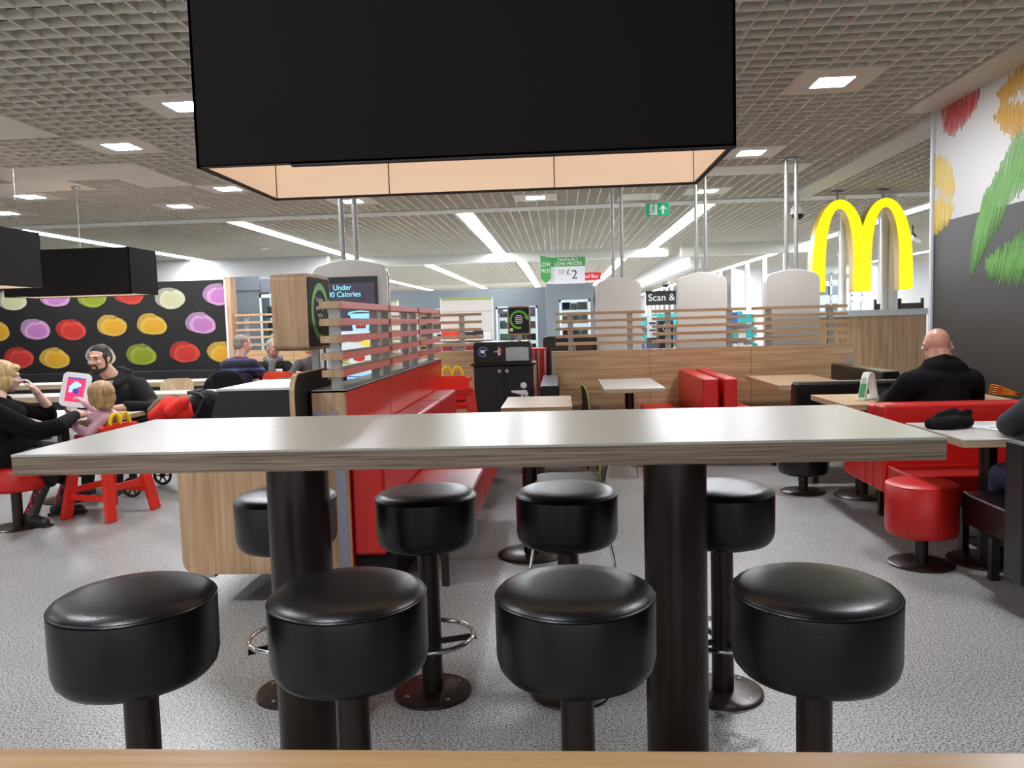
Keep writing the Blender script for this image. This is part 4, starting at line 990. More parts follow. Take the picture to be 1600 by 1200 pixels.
packs(-1.92, -1.12, .82, 12.75, 'on the lower white shelf behind the slats', 'packs on the white shelving', (.1, .18), (.14, .24), cols=['pk3', 'pk7', 'pk0'])
gondola('narrow white shelving unit just right of the lit order kiosk', -3.35, -2.75, 13.4, 1.78, (1.3,))
packs(-3.33, -2.77, 1.14, 13.15, 'on the narrow white shelving by the order kiosk', 'packs on the narrow shelving', (.1, .2), (.12, .2), cols=['pk3', 'pk7', 'pk4'])
# price signs
t = thing('price_sign', 'hanging green and white low prices sign with a price', 'sign', (.17, 14.0, 2.25))
MB().box(-.29, .29, -.005, .005, -.22, .1).build('sign_panel', 'paper', t)
MB().box(-.30, .30, -.006, .006, .08, .24).build('sign_header', 'price_green', t)
text('FAMOUSLY', .07, 'white_ink', t, (0, -.0075, .195), FRONT); text('LOW PRICES', .085, 'white_ink', t, (0, -.0075, .125), FRONT, name='lettering')
text('£', .13, 'black_ink', t, (.0, -.0065, -.02), FRONT); text('2', .22, 'black_ink', t, (.11, -.0065, -.07), FRONT); text('Priced\nfrom', .045, 'black_ink', t, (-.12, -.0065, -.01), FRONT)
for x in (-.25, .25): MB().cyl((x, 0, .24), (x, 0, CZ - 2.25), .002, n=6).build('wire', 'steel', t)
t = thing('price_pennant', 'narrow green pennant beside the hanging low prices sign', 'sign', (-.22, 13.95, 2.25))
MB().prism([(-.09, .28), (.09, .24), (.09, -.12), (0, -.2), (-.09, -.12)], 'y', -.004, .004).build('sign_panel', 'price_green', t)
text('LOW', .1, 'white_ink', t, (0, -.005, .12), FRONT, sx=.75); text('PRICES', .09, 'white_ink', t, (0, -.005, .01), FRONT, sx=.55)
MB().cyl((0, 0, .26), (0, 0, CZ - 2.25), .002, n=6).build('wire', 'steel', t)
t = thing('sale_sign', 'red hanging sign ending in Buy, right of the low prices sign', 'sign', (.62, 16.5, 2.27))
MB().box(-.25, .25, -.005, .005, -.07, .09).build('sign_panel', 'sign_red', t); text('Good Buy', .1, 'white_ink', t, (-.01, -.0065, .01), FRONT)
for x in (-.2, .2): MB().cyl((x, 0, .09), (x, 0, CZ - 2.27), .002, n=6).build('wire', 'steel', t)
t = thing('checkout_sign', 'black checkout sign with white lettering among the white posts', 'sign', (5.0, 33.0, 2.2))
MB().box(-1.45, .45, -.02, .02, -.3, .28).build('sign_panel', 'black_ink', t); text('Scan & Go', .4, 'white_ink', t, (-.5, -.022, 0), FRONT)
for x in (-1.2, .2): MB().cyl((x, 0, .28), (x, 0, CZ - 2.2), .004, n=6).build('wire', 'steel', t)
# exit sign
t = thing('exit_sign', 'green running-man exit sign hanging from the ceiling', 'sign', (1.42, 11.5, 2.92))
MB().box(-.16, .16, -.012, .012, -.09, .09).build('sign_panel', 'sign_green', t, bevel=.002)
MB().box(-.11, -.005, -.0135, -.012, -.075, .075).build('sign_field', 'white_ink', t)
m_ = MB(); m_.prism([(.02, 0), (.075, .062), (.13, 0), (.105, 0), (.088, .02), (.088, -.065), (.062, -.065), (.062, .02), (.045, 0)], 'y', -.0135, -.012); m_.build('arrow', 'white_ink', t)
m_ = MB(); m_.cyl((-.045, -.015, .055), (-.045, -.0135, .055), .012, n=14)
m_.bar((-.05, -.0142, .04), (-.065, -.0142, -.005), .002, .018); m_.bar((-.065, -.0142, -.005), (-.04, -.0142, -.03), .002, .012); m_.bar((-.04, -.0142, -.03), (-.045, -.0142, -.06), .002, .01)
m_.bar((-.065, -.0142, -.005), (-.085, -.0142, -.035), .002, .012); m_.bar((-.085, -.0142, -.035), (-.105, -.0142, -.04), .002, .01); m_.bar((-.052, -.0142, .035), (-.03, -.0142, .01), .002, .009); m_.bar((-.055, -.0142, .035), (-.08, -.0142, .03), .002, .009); m_.bar((-.08, -.0142, .03), (-.088, -.0142, .01), .002, .008)
m_.build('running_man', 'sign_green', t)
MB().box(-.19, .19, -.015, .015, .095, .115).build('housing', 'steel_matt', t)
for x in (-.1, .1): MB().cyl((x, 0, .11), (x, 0, CZ - 2.92), .005, n=8).build('rod', 'steel', t)
# yellow arches sign
def arch_poly():
    def leg(cx, w_out, w_in, z0, ztop, zt_in, n=14):
        out = [(cx + w_out * math.sin(R(a)), z0 + (ztop - z0) * (1 - abs(math.sin(R(a))) ** 2.6) if False else z0 + (ztop - z0) * math.cos(R(a)) ** .62) for a in [(-90 + 180 * k / (2 * n)) for k in range(2 * n + 1)]]
        return out
    xc = (4.03, 4.67); z0 = 1.74; zt = 3.0; ex = .62
    def outer(c, a): return (c + .385 * math.sin(R(a)), z0 - .03 + (zt - z0 + .03) * max(0, math.cos(R(a))) ** ex)
    def inner(c, a): return (c + .2 * math.sin(R(a)), z0 - .05 + (2.87 - z0 + .05) * max(0, math.cos(R(a))) ** .60)
    P = []
    n = 40
    # valley angle where the outer curves of both arches meet: x = 4.35
    av = math.degrees(math.asin(.32 / .385))
    P += [outer(xc[0], -90 + (90 + av) * k / n) for k in range(n + 1)]
    P += [outer(xc[1], -av + (90 + av) * k / n) for k in range(1, n + 1)]
    P += [inner(xc[1], 90 - 180 * k / n) for k in range(n + 1)]
    P += [inner(xc[0], 90 - 180 * k / n) for k in range(n + 1)]
    return P
t = thing('arches_sign', 'big lit yellow double-arch sign hanging from the ceiling on the right', 'sign', (4.35, 11.75, 0))
mb = MB(); mb.prism([(x - 4.35, z) for x, z in arch_poly()], 'y', .004, .2); mb.build('sign_body', 'arch_side', t)
mb = MB(); mb.prism([(x - 4.35, z) for x, z in arch_poly()], 'y', 0, .004); mb.build('lit_face', 'arch', t)
for x in (-.32, .32): MB().cyl((x, .1, 2.95), (x, .1, CZ), .025, n=16).build('pole', 'steel_matt', t, smooth=True); MB().box(x - .07, x + .07, .05, .15, CZ - .02, CZ - .006).build('ceiling_plate', 'brown_metal', t)
# cameras and detectors under the ceiling
def dome(label, loc, s=1, drop=.12):
    t = thing('security_camera', label, 'camera', loc, 0)
    MB().cyl((0, 0, .0), (0, 0, drop), .02 * s, n=12).build('stem', 'post_white', t)
    MB().lathe([(0, .02), (.06 * s, .02), (.085 * s, -.02 * s), (.085 * s, -.09 * s), (0, -.09 * s)], n=28).build('housing', 'post_white', t, smooth=True, ang=50)
    MB().lathe([(.078 * s, -.09 * s), (.072 * s, -.125 * s), (.045 * s, -.155 * s), (0, -.165 * s)], n=28).build('dome', 'black', t, smooth=True)
dome('white dome security camera with black lens left of the yellow arches', (3.5, 11.95, CZ - .2), 1.15, .19)
dome('small dome camera by the big white bulkhead, nearer one', (4.1, 31.0, CZ - .35), 1.6, .35)
dome('small dome camera by the big white bulkhead, farther one', (4.1, 45.0, CZ - .35), 1.6, .35)
tag(MB().lathe([(0, 0), (.06, 0), (.075, .02), (.075, .04), (0, .04)], n=28).build('smoke_detector', 'white_gloss', None, loc=(-6.35, 17.0, CZ - .035), smooth=True), 'small white smoke detector in the ceiling left of the twin poles', 'smoke detector')
for i, (x, y) in enumerate(((7.3, 17.0), (8.6, 17.0), (7.2, 21.0), (6.9, 25.0))):
    t = thing('spotlight', ('small track spotlight seen right of the right yellow arch', 'small track spotlight farther right, near the painted wall edge', 'small track spotlight seen between the yellow arches', 'small track spotlight seen left of the yellow arches')[i], 'spotlight', (x, y, CZ - .28), .4, 'track spotlights beyond the posts')
    MB().cyl((0, 0, .1), (0, 0, .28), .012).build('stem', 'black', t); MB().cyl((0, 0, .12), (.1, 0, .02), .02).build('arm', 'black', t); MB().cyl((-.08, -.05, .02), (.14, -.05, -.05), .045, n=16).build('lamp_head', 'white_gloss', t)
# checkout shelving with turquoise packs behind the slats
def checkout(label, x, y, wh, wd=1.1, bands=('teal', 'white', 'pk4'), h=1.35):
    t = thing('shelving_unit', label, 'shelves', (x, y, 0))
    MB().box(-wd / 2, wd / 2, .25, .3, 0, h).build('back_panel', 'white', t)
    for i in range(5): MB().box(-wd / 2, wd / 2, -.05, .25, .15 + i * .27, .175 + i * .27).build('shelf', 'fridge_light', t)
    MB().box(-wd / 2, wd / 2, -.05, .25, 0, .14).build('plinth', 'fridge_grey', t)
    for i in (2, 3, 4): packs(x - wd / 2, x + wd / 2, .1755 + i * .27, y, 'on the %s checkout shelf %s' % (ORD[4 - i], wh), 'packs on the checkout shelves', (.09, .2), (.12, .21), cols=['teal', 'pk4', 'pk9', 'teal', 'pk6'])
checkout('checkout shelves with turquoise packs, left of the middle kiosk back', 1.9, 14.5, 'left of the middle kiosk back', 1.0)
checkout('checkout shelves with turquoise packs, between the two right kiosk backs', 3.1, 14.5, 'between the two right kiosk backs', .9)
checkout('checkout shelves with turquoise packs, seen at the right end of the slats', 3.65, 16.2, 'at the right end of the slats', .6)
t = thing('card_terminal', 'grey checkout terminal with a white label behind the slats', 'terminal', (1.38, 12.0, 0))
MB().box(-.09, .09, 0, .3, 0, 1.1).build('stand', 'fridge_grey', t); MB().box(-.07, .07, -.02, .02, 1.1, 1.42).build('panel', 'paper', t); MB().box(-.05, .05, -.022, -.02, 1.3, 1.33).build('print', 'poster_dark', t); MB().box(-.05, .05, -.022, -.02, 1.2, 1.22).build('print', 'poster_dark', t)
t = thing('litter_bin', 'dark panel with a round white mark beside the kiosk back', 'bin', (1.5, 11.5, 0))
MB().box(-.08, .12, 0, .3, 0, 1.35).build('body', 'black_matt', t); MB().tube([(.02 + .05 * math.cos(R(a)), -.004, 1.25 + .05 * math.sin(R(a))) for a in range(0, 360, 24)], .006, 6, closed=True).build('round_mark', 'white_ink', t)
# brown wooden seats behind the far sill
for i, x in enumerate((4.95, 5.36)):
    t = thing('wooden_seat_back', '%s reddish brown seat back behind the far white sill' % ('left', 'right')[i], 'seat back', (x + .6, 13.9, 0), 0, 'brown seats behind the sill')
    MB().box(-.17, .17, 0, .04, 1.2, 1.52).build('back_board', 'dark_brown', t); MB().box(-.2, -.17, -.01, .05, 0, 1.6).build('post', 'brown_metal', t); MB().box(.17, .2, -.01, .05, 0, 1.6).build('post', 'brown_metal', t)
# ================================================================ THINGS ON THE TABLES
t = thing('tent_sign', 'white A-shaped table sign with a green recycling panel', 'table sign', (2.26, 5.98, .75), R(36))
mb = MB(); path = [(-.085, .012), (-.04, .17), (-.02, .2), (.012, .205), (.035, .19), (.085, .012)]
inn = [(.066, .012), (.018, .178), (.005, .188), (-.01, .185), (-.025, .165), (-.066, .012)]
mb.prism(path + inn, 'y', -.03, .03); mb.build('frame', 'white_gloss', t, bevel=.003)
MB().box(-.1, .11, -.035, .035, 0, .012).build('base_plate', 'white_gloss', t, bevel=.003)
T = Matrix.Translation((-.0775, 0, .013)) @ Matrix.Rotation(R(16), 4, 'Y')
MB().bar((-.0835, 0, .022), (-.0545, 0, .122), .048, .003).build('green_panel', 'price_green', t)
MB().tube([(-.049 + .0045 * math.sin(R(a)), .015 * math.cos(R(a)), .145 + .016 * math.sin(R(a))) for a in range(0, 360, 30)], .0022, 6, closed=True).build('arrow_mark', 'price_green', t)
t = thing('laptop', 'black laptop lying half open by the bald man', 'laptop', (2.55, 6.05, .75), R(-6))
MB().box(-.16, .16, -.11, .11, 0, .014).build('base', 'black', t, bevel=.003); MB().box(-.15, .15, -.1, .1, .014, .016).build('keyboard', 'steel_matt', t)
MB().box(-.16, .16, .1, .112, .01, .07).build('lid', 'black', t, bevel=.003)
tag(MB().box(-.08, .08, -.04, .04, 0, .009).build('mobile_phone', 'black', None, loc=(2.33, 5.8, .75), rot=(0, 0, R(-8)), bevel=.003), 'black phone lying flat beside the white A-shaped sign', 'phone')
mb = MB()
for k in range(5): mb.box(-.09, .07, -.05, .05, .0, .006, T=Matrix.Translation((.07, 0, .01)) @ Matrix.Rotation(R(4 + 5 * k), 4, 'Y') @ Matrix.Translation((-.07, 0, 0)))
tag(mb.build('paper_folder', 'orange', None, loc=(2.86, 5.27, .826)), 'fanned orange folder lying on the red bench back, right of the bald man', 'folder')
mb = MB(); pts = [(.105 * math.cos(R(a)) , .065 * math.sin(R(a)), .03 + .008 * math.sin(R(3 * a)) + .012 * math.cos(R(a))) for a in range(0, 360, 15)]
mb.tube(pts, .03, 10, closed=True); mb.ell((0, 0, .035), (.11, .075, .034)); mb.ell((.02, .03, .06), (.08, .04, .026)); cap(mb, (.07, .01, .05), (.112, .0, .078), .035, .024); cap(mb, (-.04, .02, .05), (.06, .04, .074), .036, .03)
o = organic('beanie_hat', mb, 'coat_black', None, .006, 3, off=(0, 0, 0)); o.location = (2.12, 4.46, .75)
tag(o, 'crumpled black beanie hat on the ivory table at right', 'hat')
o.rotation_euler = (0, 0, R(12))
mb = MB()
for i, (dx, dy, rz_) in enumerate(((0, .03, 4), (.05, -.03, -5), (.02, -.05, 9))):
    mb.box(-.2, .2, -.1, .1, .002 * i, .002 * i + .0016, T=Matrix.Translation((dx, dy, 0)) @ Matrix.Rotation(R(rz_), 4, 'Z'))
o = mb.build('newspaper', 'paper', None, loc=(2.45, 4.40, .75)); tag(o, 'open white papers spread beside the black beanie', 'newspaper')
MB().box(-.16, .1, -.012, .012, .0058, .0064).build('printed_strip', 'paper_blue', o, rot=(0, 0, R(7)))
# tablet on its stand, family table
t = thing('tablet_stand', 'white rounded tablet stand with a bright pink screen on the family table', 'tablet', (-4.0, 6.3, .72))
k = bpy.data.objects.new('tablet_head', None); COL.objects.link(k); k.parent = t; k.location = (0, 0, .22); k.rotation_euler = (R(-12), R(10), R(18))
MB().prism(rrect(.215, .285, .04, 8), 'y', -.012, .012).build('housing', 'white_gloss', k, bevel=.004)
MB().box(-.068, .068, -.0145, -.012, -.1, .1).build('screen', 'screen_pink', k)
MB().box(-.068, .068, -.0155, -.0145, .088, .1).build('screen_bar', 'screen_navy', k)
mb = MB()
for a, b, r_ in ((-.01, .03, .028), (.02, .04, .02), (-.03, .015, .02), (.0, .055, .018), (-.035, -.012, .016)): mb.ell((a, -.0145, b), (r_, .002, r_ * .8))
mb.build('picture', 'screen_blue', k, smooth=True)
MB().ell((.008, -.0152, -.012), (.024, .002, .026)).build('picture_detail', 'screen_navy', k, smooth=True)
mb = MB(); cap(mb, (0, .015, -.08), (.01, .03, -.205), .02, .022); mb.build('neck', 'white_gloss', k, smooth=True)
MB().lathe([(0, .012), (.075, .01), (.085, 0), (0, 0)], n=32).build('base_plate', 'white_gloss', t, loc=(.02, -.02, 0), smooth=True)
tag(MB().box(-.14, .14, -.1, .1, 0, .002).build('tray_paper', 'paper', None, loc=(-3.86, 6.12, .72), rot=(0, 0, .2)), 'white paper sheet under the food scraps in front of the toddler', 'paper')
mb = MB()
for k in range(7): mb.ell((random.uniform(-.03, .03), random.uniform(-.02, .02), .012), (.018, .014, .011))
o = organic('food_scraps', mb, 'pk5', None, .004, 2, off=(0, 0, 0)); o.location = (-3.86, 6.1, .7225); tag(o, 'small heap of brown food scraps on the paper sheet', 'food', kind='stuff')
t = thing('takeaway_cup', 'white paper cup with a round black mark before the man with glasses', 'cup', (-3.62, 10.0, .74))
MB().lathe([(0, 0), (.034, 0), (.044, .12), (.046, .13), (.04, .135), (0, .135)], n=28).build('cup', 'white_gloss', t, smooth=True, ang=50)
MB().lathe([(.0365, .045), (.04, .085), (.0385, .0851), (.035, .0451)], n=6).build('sleeve_mark', 'black_ink', t)
# jacket over the back of the grey-haired man's chair
mb = MB(); mb.ell((0, 0, .1), (.25, .06, .17)); mb.ell((0, 0, -.06), (.24, .06, .2)); mb.ell((0, -.01, .2), (.2, .05, .1)); limb(mb, [(-.2, 0, .14), (-.27, -.02, -.02), (-.29, -.02, -.2)], [.07, .06, .05])
o = organic('jacket', mb, 'jacket_black', None, .012, 3, off=(0, 0, 0)); o.location = (-4.04, 9.36, .62); tag(o, 'dark jacket hung over the back of the grey-haired man chair', 'jacket')
# pushchair
t = thing('pushchair', 'black pushchair with dark wheels behind the near waste station', 'pushchair', (-3.3, 6.75, 0))
for (x, y) in ((-.36, -.3), (-.36, .22), (.3, -.2), (.4, .02)):
    wd = thing_wheel = bpy.data.objects.new('wheel', None); COL.objects.link(wd); wd.parent = t; wd.location = (x, y, .088)
    mb = MB(); mb.tube([(.075 * math.cos(R(a)), 0, .075 * math.sin(R(a))) for a in range(0, 360, 15)], .013, 8, closed=True); mb.build('tyre', 'rubber', wd, smooth=True)
    mb = MB()
    for a in range(0, 360, 60): mb.bar((0, 0, 0), (.07 * math.cos(R(a)), 0, .07 * math.sin(R(a))), .012, .01)
    mb.cyl((0, -.02, 0), (0, .02, 0), .02); mb.build('spokes', 'black_matt', wd)
mb = MB(); mb.tube([(-.36, -.27, .12), (-.1, -.25, .32), (.2, -.2, .7), (.26, -.18, .83), (.2, -.15, .86), (.1, -.13, .87)], .013, 8); mb.tube([(-.36, .2, .12), (-.1, .2, .32), (.2, .18, .7), (.26, .16, .83), (.1, .13, .87)], .013, 8)
mb.tube([(.3, -.18, .1), (0, -.22, .4), (-.25, -.2, .58)], .012, 8); mb.tube([(.4, .04, .1), (.05, .2, .4), (-.25, .18, .58)], .012, 8); mb.tube([(.1, -.13, .87), (.1, .13, .87)], .016, 8)
mb.tube([(-.34, -.18, .6), (-.4, -.1, .64), (-.4, .1, .64), (-.34, .18, .6)], .014, 8); mb.build('frame', 'black_matt', t, smooth=True)
mb = MB(); limb(mb, [(-.3, -.02, .42), (0, 0, .4), (.14, 0, .72)], [.1, .15, .14]); mb.ell((-.05, 0, .26), (.3, .17, .09)); mb.build('seat_sling', 'black_matt', t, smooth=True)
mb = MB(); mb.ell((.2, 0, .74), (.12, .2, .14)); mb.build('hood', 'jacket_black', t, smooth=True)
mb = MB(); limb(mb, [(-.16, 0, -.03), (-.02, 0, .05), (.12, .0, .0)], [.07, .1, .09]); limb(mb, [(.02, -.08, .02), (.14, -.1, .1)], [.06, .05])
o = organic('red_coat', mb, 'red_cloth', None, .01, 3, off=(0, 0, 0)); o.location = (-3.34, 6.62, .70); tag(o, 'bright red coat bundled on the pushchair seat', 'coat')
mb = MB(); limb(mb, [(-.2, 0, -.06), (-.2, 0, .02), (-.13, .02, .09), (0, .02, .12), (.12, .02, .08)], [.03, .036, .04, .04, .03])
f = organic('fur_trim', mb, 'fur', o, .008, 1, off=(0, 0, 0)); f['label'] = 'mottled brown fur trim'
# ================================================================ PEOPLE
def V(*a): return Vector(a)
def person(label, loc): return thing('person', label, 'person', loc)
def build_head(root, c, fwd, skin, s=1.0, neck=None, brows='hair_dark', face=True, extra=None, child=False, ears=True, nr=.052, hands=(), lips=True, inner=(), ir=.034):
    F = frame(fwd); mb = MB(); P = head_skin(mb, c, F, s, ears, child=child)
    if neck is not None: limb(mb, [P(0, -.02, -.05), Vector(neck)], [nr * s, nr * 1.1 * s])
    for h in hands: h(mb)
    if extra: extra(mb)
    for ln in inner: limb(mb, [Vector(q) for q in ln], [ir * 1.2] + [ir] * (len(ln) - 1))
    organic('body', mb, skin, root, .0055, 3)
    if face: face_parts(root, P, F, s, brows, lips)
    return P, F
# --- dark-haired man facing the camera
r = person('dark-haired bearded man in a black jacket facing us beside the tablet', (-4.02, 7.0, 0))
hc = V(-4.14, 6.9, 1.165); fw_ = V(-.06, -1, -.03)
hd = [lambda mb: (limb(mb, [V(-3.7, 6.62, .765), V(-3.86, 6.5, .755)], [.032, .027]), hand(mb, V(-3.88, 6.48, .75), V(-.9, -.3, -.02), V(0, 0, -1), 1, -1, .3)),
      lambda mb: (limb(mb, [V(-4.25, 6.6, .765), V(-4.16, 6.5, .755)], [.032, .027]), hand(mb, V(-4.14, 6.48, .75), V(.7, -.5, -.02), V(0, 0, -1), 1, 1, .3))]
P, F = build_head(r, hc, fw_, 'skin', 1.06, V(-4.08, 6.99, .99), extra=lambda mb: mb.ell((-4.05, 7.0, .93), (.16, .09, .06)), hands=hd, nr=.062, inner=[[(-4.06, 6.99, 0.95), (-3.87, 7, 0.9), (-3.63, 6.82, 0.73), (-3.7, 6.62, 0.765)], [(-4.06, 6.99, 0.95), (-4.24, 6.98, 0.9), (-4.37, 6.84, 0.74), (-4.25, 6.6, 0.765)], [(-4.06, 7, 0.93), (-4.02, 7.04, 0.57)], [(-4.02, 7.04, 0.57), (-4.09, 7.02, 0.54), (-4.1, 6.62, 0.5), (-4.08, 6.5, 0.1)], [(-4.02, 7.04, 0.57), (-3.91, 7.02, 0.54), (-3.86, 6.62, 0.5), (-3.82, 6.5, 0.1)]], ir=.026)
o = r.location
mb = MB(); mb.ell(P(0, -.022, .06), (.081, .095, .075), F); mb.ell(P(0, -.052, .02), (.084, .074, .088), F)
for k_ in (1, -1): mb.ell(P(.064 * k_, .0, .03), (.018, .05, .04), F); mb.ell(P(.07 * k_, .012, -.01), (.01, .014, .03), F)
organic('hair', mb, 'hair_dark', r, .006, 2)
mb = MB(); mb.ell(P(0, .05, -.09), (.046, .043, .034), F, 20, 12); limb(mb, [P(.064, -.0, -.03), P(.062, .012, -.06), P(.045, .038, -.082), P(0, .072, -.098), P(-.045, .038, -.082), P(-.062, .012, -.06), P(-.064, 0, -.03)], [.011, .016, .02, .02, .02, .016, .011]); limb(mb, [P(-.03, .082, -.068), P(-.026, .09, -.045), P(-.01, .1, -.036), P(.01, .1, -.036), P(.026, .09, -.045), P(.03, .082, -.068)], [.009] * 6)
organic('beard', mb, 'hair_dark', r, .005, 2)
mb = MB()
limb(mb, [V(-4.03, 7.05, .55), V(-4.02, 7.03, .72), V(-4.05, 7.0, .86)], [.17, .175, .16]); mb.ell((-4.04, 7.0, .84), (.25, .14, .13)); mb.ell((-4.0, 7.04, .62), (.22, .17, .2)); mb.ell((-4.06, 7.01, .96), (.14, .10, .07)); mb.ell((-4.05, 7.03, 1.0), (.105, .075, .05))
limb(mb, [V(-3.85, 7.0, .9), V(-3.66, 6.88, .74), V(-3.6, 6.74, .72)], [.095, .075, .062]); limb(mb, [V(-3.6, 6.74, .73), V(-3.74, 6.6, .77)], [.06, .045])
limb(mb, [V(-4.24, 6.98, .9), V(-4.38, 6.84, .74), V(-4.25, 6.62, .77)], [.09, .07, .045])
limb(mb, [V(-4.16, 7.06, 1.01), V(-4.06, 7.1, 1.04), V(-3.96, 7.05, 1.02)], [.045, .055, .045]); limb(mb, [V(-3.93, 7.02, .98), V(-3.98, 6.9, .93)], [.04, .03])
organic('jacket', mb, 'jacket_black', r, .011, 4)
mb = MB(); mb.prism([(-4.14, .975), (-4.0, .975), (-4.07, .80)], 'y', 6.845, 6.87); mb.bm.transform(Matrix.Translation(-Vector(o))); mb.build('shirt', 'beige_shirt', r, bevel=.006)
mb = MB()
for s in (-1, 1): limb(mb, [V(-4.0 + .09 * s, 7.02, .54), V(-3.98 + .12 * s, 6.62, .5), V(-3.95 + .13 * s, 6.5, .12)], [.1, .075, .05])
organic('trousers', mb, 'trouser', r, .011, 3)
for s in (-1, 1): shoe('shoe', r, V(-3.95 + .13 * s, 6.54, 0), V(-3.93 + .15 * s, 6.34, 0), sole='white')
# --- blonde woman
r = person('blonde woman in a black coat on a red stool at the left edge', (-4.0, 5.5, 0))
hc = V(-4.08, 5.58, 1.10); fw_ = V(.78, .62, -.12)
hd = [lambda mb: (limb(mb, [V(-3.7, 5.82, .78), V(-3.76, 6.0, .765)], [.032, .026]), hand(mb, V(-3.765, 6.03, .762), V(.1, 1, 0), V(0, 0, -1), .92, -1, .35)),
      lambda mb: (limb(mb, [V(-3.93, 5.84, .84), V(-3.95, 5.72, .99)], [.036, .026]), hand(mb, V(-3.94, 5.70, 1.0), V(-.3, -.35, .75), V(-.7, -.5, -.2), .85, 1, .9))]
P, F = build_head(r, hc, fw_, 'skin_pale', .98, V(-4.07, 5.48, .93), brows='hair_blond', extra=lambda mb: mb.ell((-4.05, 5.48, .88), (.12, .09, .05)), hands=hd, nr=.048, inner=[[(-4.05, 5.47, 0.9), (-4.0, 5.32, 0.87), (-3.62, 5.42, 0.73), (-3.7, 5.82, 0.78)], [(-4.05, 5.47, 0.9), (-4.08, 5.62, 0.86), (-3.95, 5.84, 0.78), (-3.93, 5.84, 0.84)], [(-4.05, 5.47, 0.9), (-4.01, 5.5, 0.54)], [(-4.01, 5.5, 0.54), (-3.98, 5.42, 0.53), (-3.73, 5.48, 0.5), (-3.84, 5.59, 0.32), (-3.94, 5.56, 0.08)], [(-4.01, 5.5, 0.54), (-3.98, 5.62, 0.53), (-3.73, 5.76, 0.5), (-3.84, 5.88, 0.3), (-3.92, 5.87, 0.08)]], ir=0.03)
mb = MB(); mb.ell(P(0, -.025, .035), (.095, .108, .095), F, 24, 16); mb.ell(P(0, -.055, -.03), (.094, .075, .09), F, 24, 16); mb.ell(P(.062, -.01, -.035), (.036, .06, .082), F); mb.ell(P(-.062, -.01, -.035), (.036, .06, .082), F); mb.ell(P(.0, .055, .075), (.06, .045, .03), F)
organic('hair', mb, 'hair_blond', r, .006, 3)
mb = MB()
limb(mb, [V(-4.02, 5.5, .5), V(-4.04, 5.44, .7), V(-4.06, 5.45, .83)], [.17, .155, .14]); mb.ell((-4.05, 5.46, .84), (.16, .2, .11)); mb.ell((-4.0, 5.5, .56), (.2, .2, .17))
limb(mb, [V(-4.0, 5.3, .87), V(-3.72, 5.36, .72), V(-3.6, 5.42, .74)], [.085, .068, .06]); limb(mb, [V(-3.6, 5.42, .74), V(-3.69, 5.78, .785)], [.062, .04])
limb(mb, [V(-4.1, 5.62, .86), V(-3.95, 5.86, .78), V(-3.93, 5.84, .83)], [.08, .06, .05]); limb(mb, [V(-4.1, 5.36, .94), V(-4.13, 5.5, .96), V(-4.05, 5.56, .94)], [.03, .03, .03])
organic('coat', mb, 'coat_black', r, .011, 4)
mb = MB(); limb(mb, [V(-3.98, 5.42, .53), V(-3.72, 5.48, .50), V(-3.8, 5.6, .32)], [.1, .075, .05]); limb(mb, [V(-3.98, 5.62, .53), V(-3.72, 5.76, .50), V(-3.86, 5.82, .3)], [.1, .075, .05]); organic('trousers', mb, 'trouser', r, .011, 3)
for a, b in ((V(-3.97, 5.56, 0), V(-3.80, 5.50, 0)), (V(-3.95, 5.86, 0), V(-3.78, 5.9, 0))):
    mb = MB(); top = a + V(.13, .04, .33); limb(mb, [a + V(.03, .0, .08), a + V(.06, .02, .16), top], [.05, .045, .056]); limb(mb, [a + V(0, 0, .045), b + V(0, 0, .036)], [.044, .038])
    bt = organic('boot', mb, 'boot', r, .008, 3)
    mb = MB(); rr = random.Random(4)
    for k in range(9):
        z = .1 + .23 * k / 9; c = a + V(.03 + (z - .08) * .4 + rr.uniform(-.02, .03), -.05 + z * .1, z) - r.location; mb.ell(c, (.013, .006, .013))
    mb.build('flower_print', 'floral', r, smooth=True)
    d = (b - a).normalized(); mb = MB(); mb.box(-.05, (b - a).length + .045, -.04, .04, .002, .02, T=Matrix.Translation(a - r.location) @ Matrix.Rotation(math.atan2(d.y, d.x), 4, 'Z')); mb.build('sole', 'rubber', r, bevel=.004)
# --- toddler
r = person('fair-haired toddler in pink, back to us, reaching for the tablet', (-3.47, 5.85, 0))
hc = V(-3.46, 5.82, .925); fw_ = V(-.8, .58, -.05)
hd = [lambda mb: (limb(mb, [V(-3.72, 6.05, .85), V(-3.8, 6.1, .88)], [.022, .018]), hand(mb, V(-3.81, 6.11, .885), V(-.7, .55, .15), V(-.3, .2, -.9), .52, 1, .35)),
      lambda mb: (limb(mb, [V(-3.62, 5.74, .70), V(-3.68, 5.8, .735)], [.022, .018]), hand(mb, V(-3.69, 5.81, .74), V(-.8, .55, .1), V(0, 0, -1), .5, -1, .6))]
P, F = build_head(r, hc, fw_, 'skin_pale', .86, V(-3.45, 5.84, .81), brows='hair_child', child=True, extra=lambda mb: mb.ell((-3.45, 5.84, .79), (.06, .055, .035)), hands=hd, nr=.04, inner=[[(-3.45, 5.84, 0.78), (-3.4, 5.76, 0.76), (-3.48, 5.68, 0.66), (-3.62, 5.74, 0.7)], [(-3.45, 5.84, 0.78), (-3.5, 5.91, 0.77), (-3.6, 6.0, 0.8), (-3.72, 6.05, 0.85)], [(-3.45, 5.84, 0.78), (-3.46, 5.86, 0.57)], [(-3.46, 5.86, 0.57), (-3.47, 5.8, 0.555), (-3.61, 5.82, 0.55), (-3.65, 5.83, 0.36)], [(-3.46, 5.86, 0.57), (-3.47, 5.92, 0.555), (-3.61, 5.98, 0.55), (-3.65, 6.01, 0.36)]], ir=0.018)
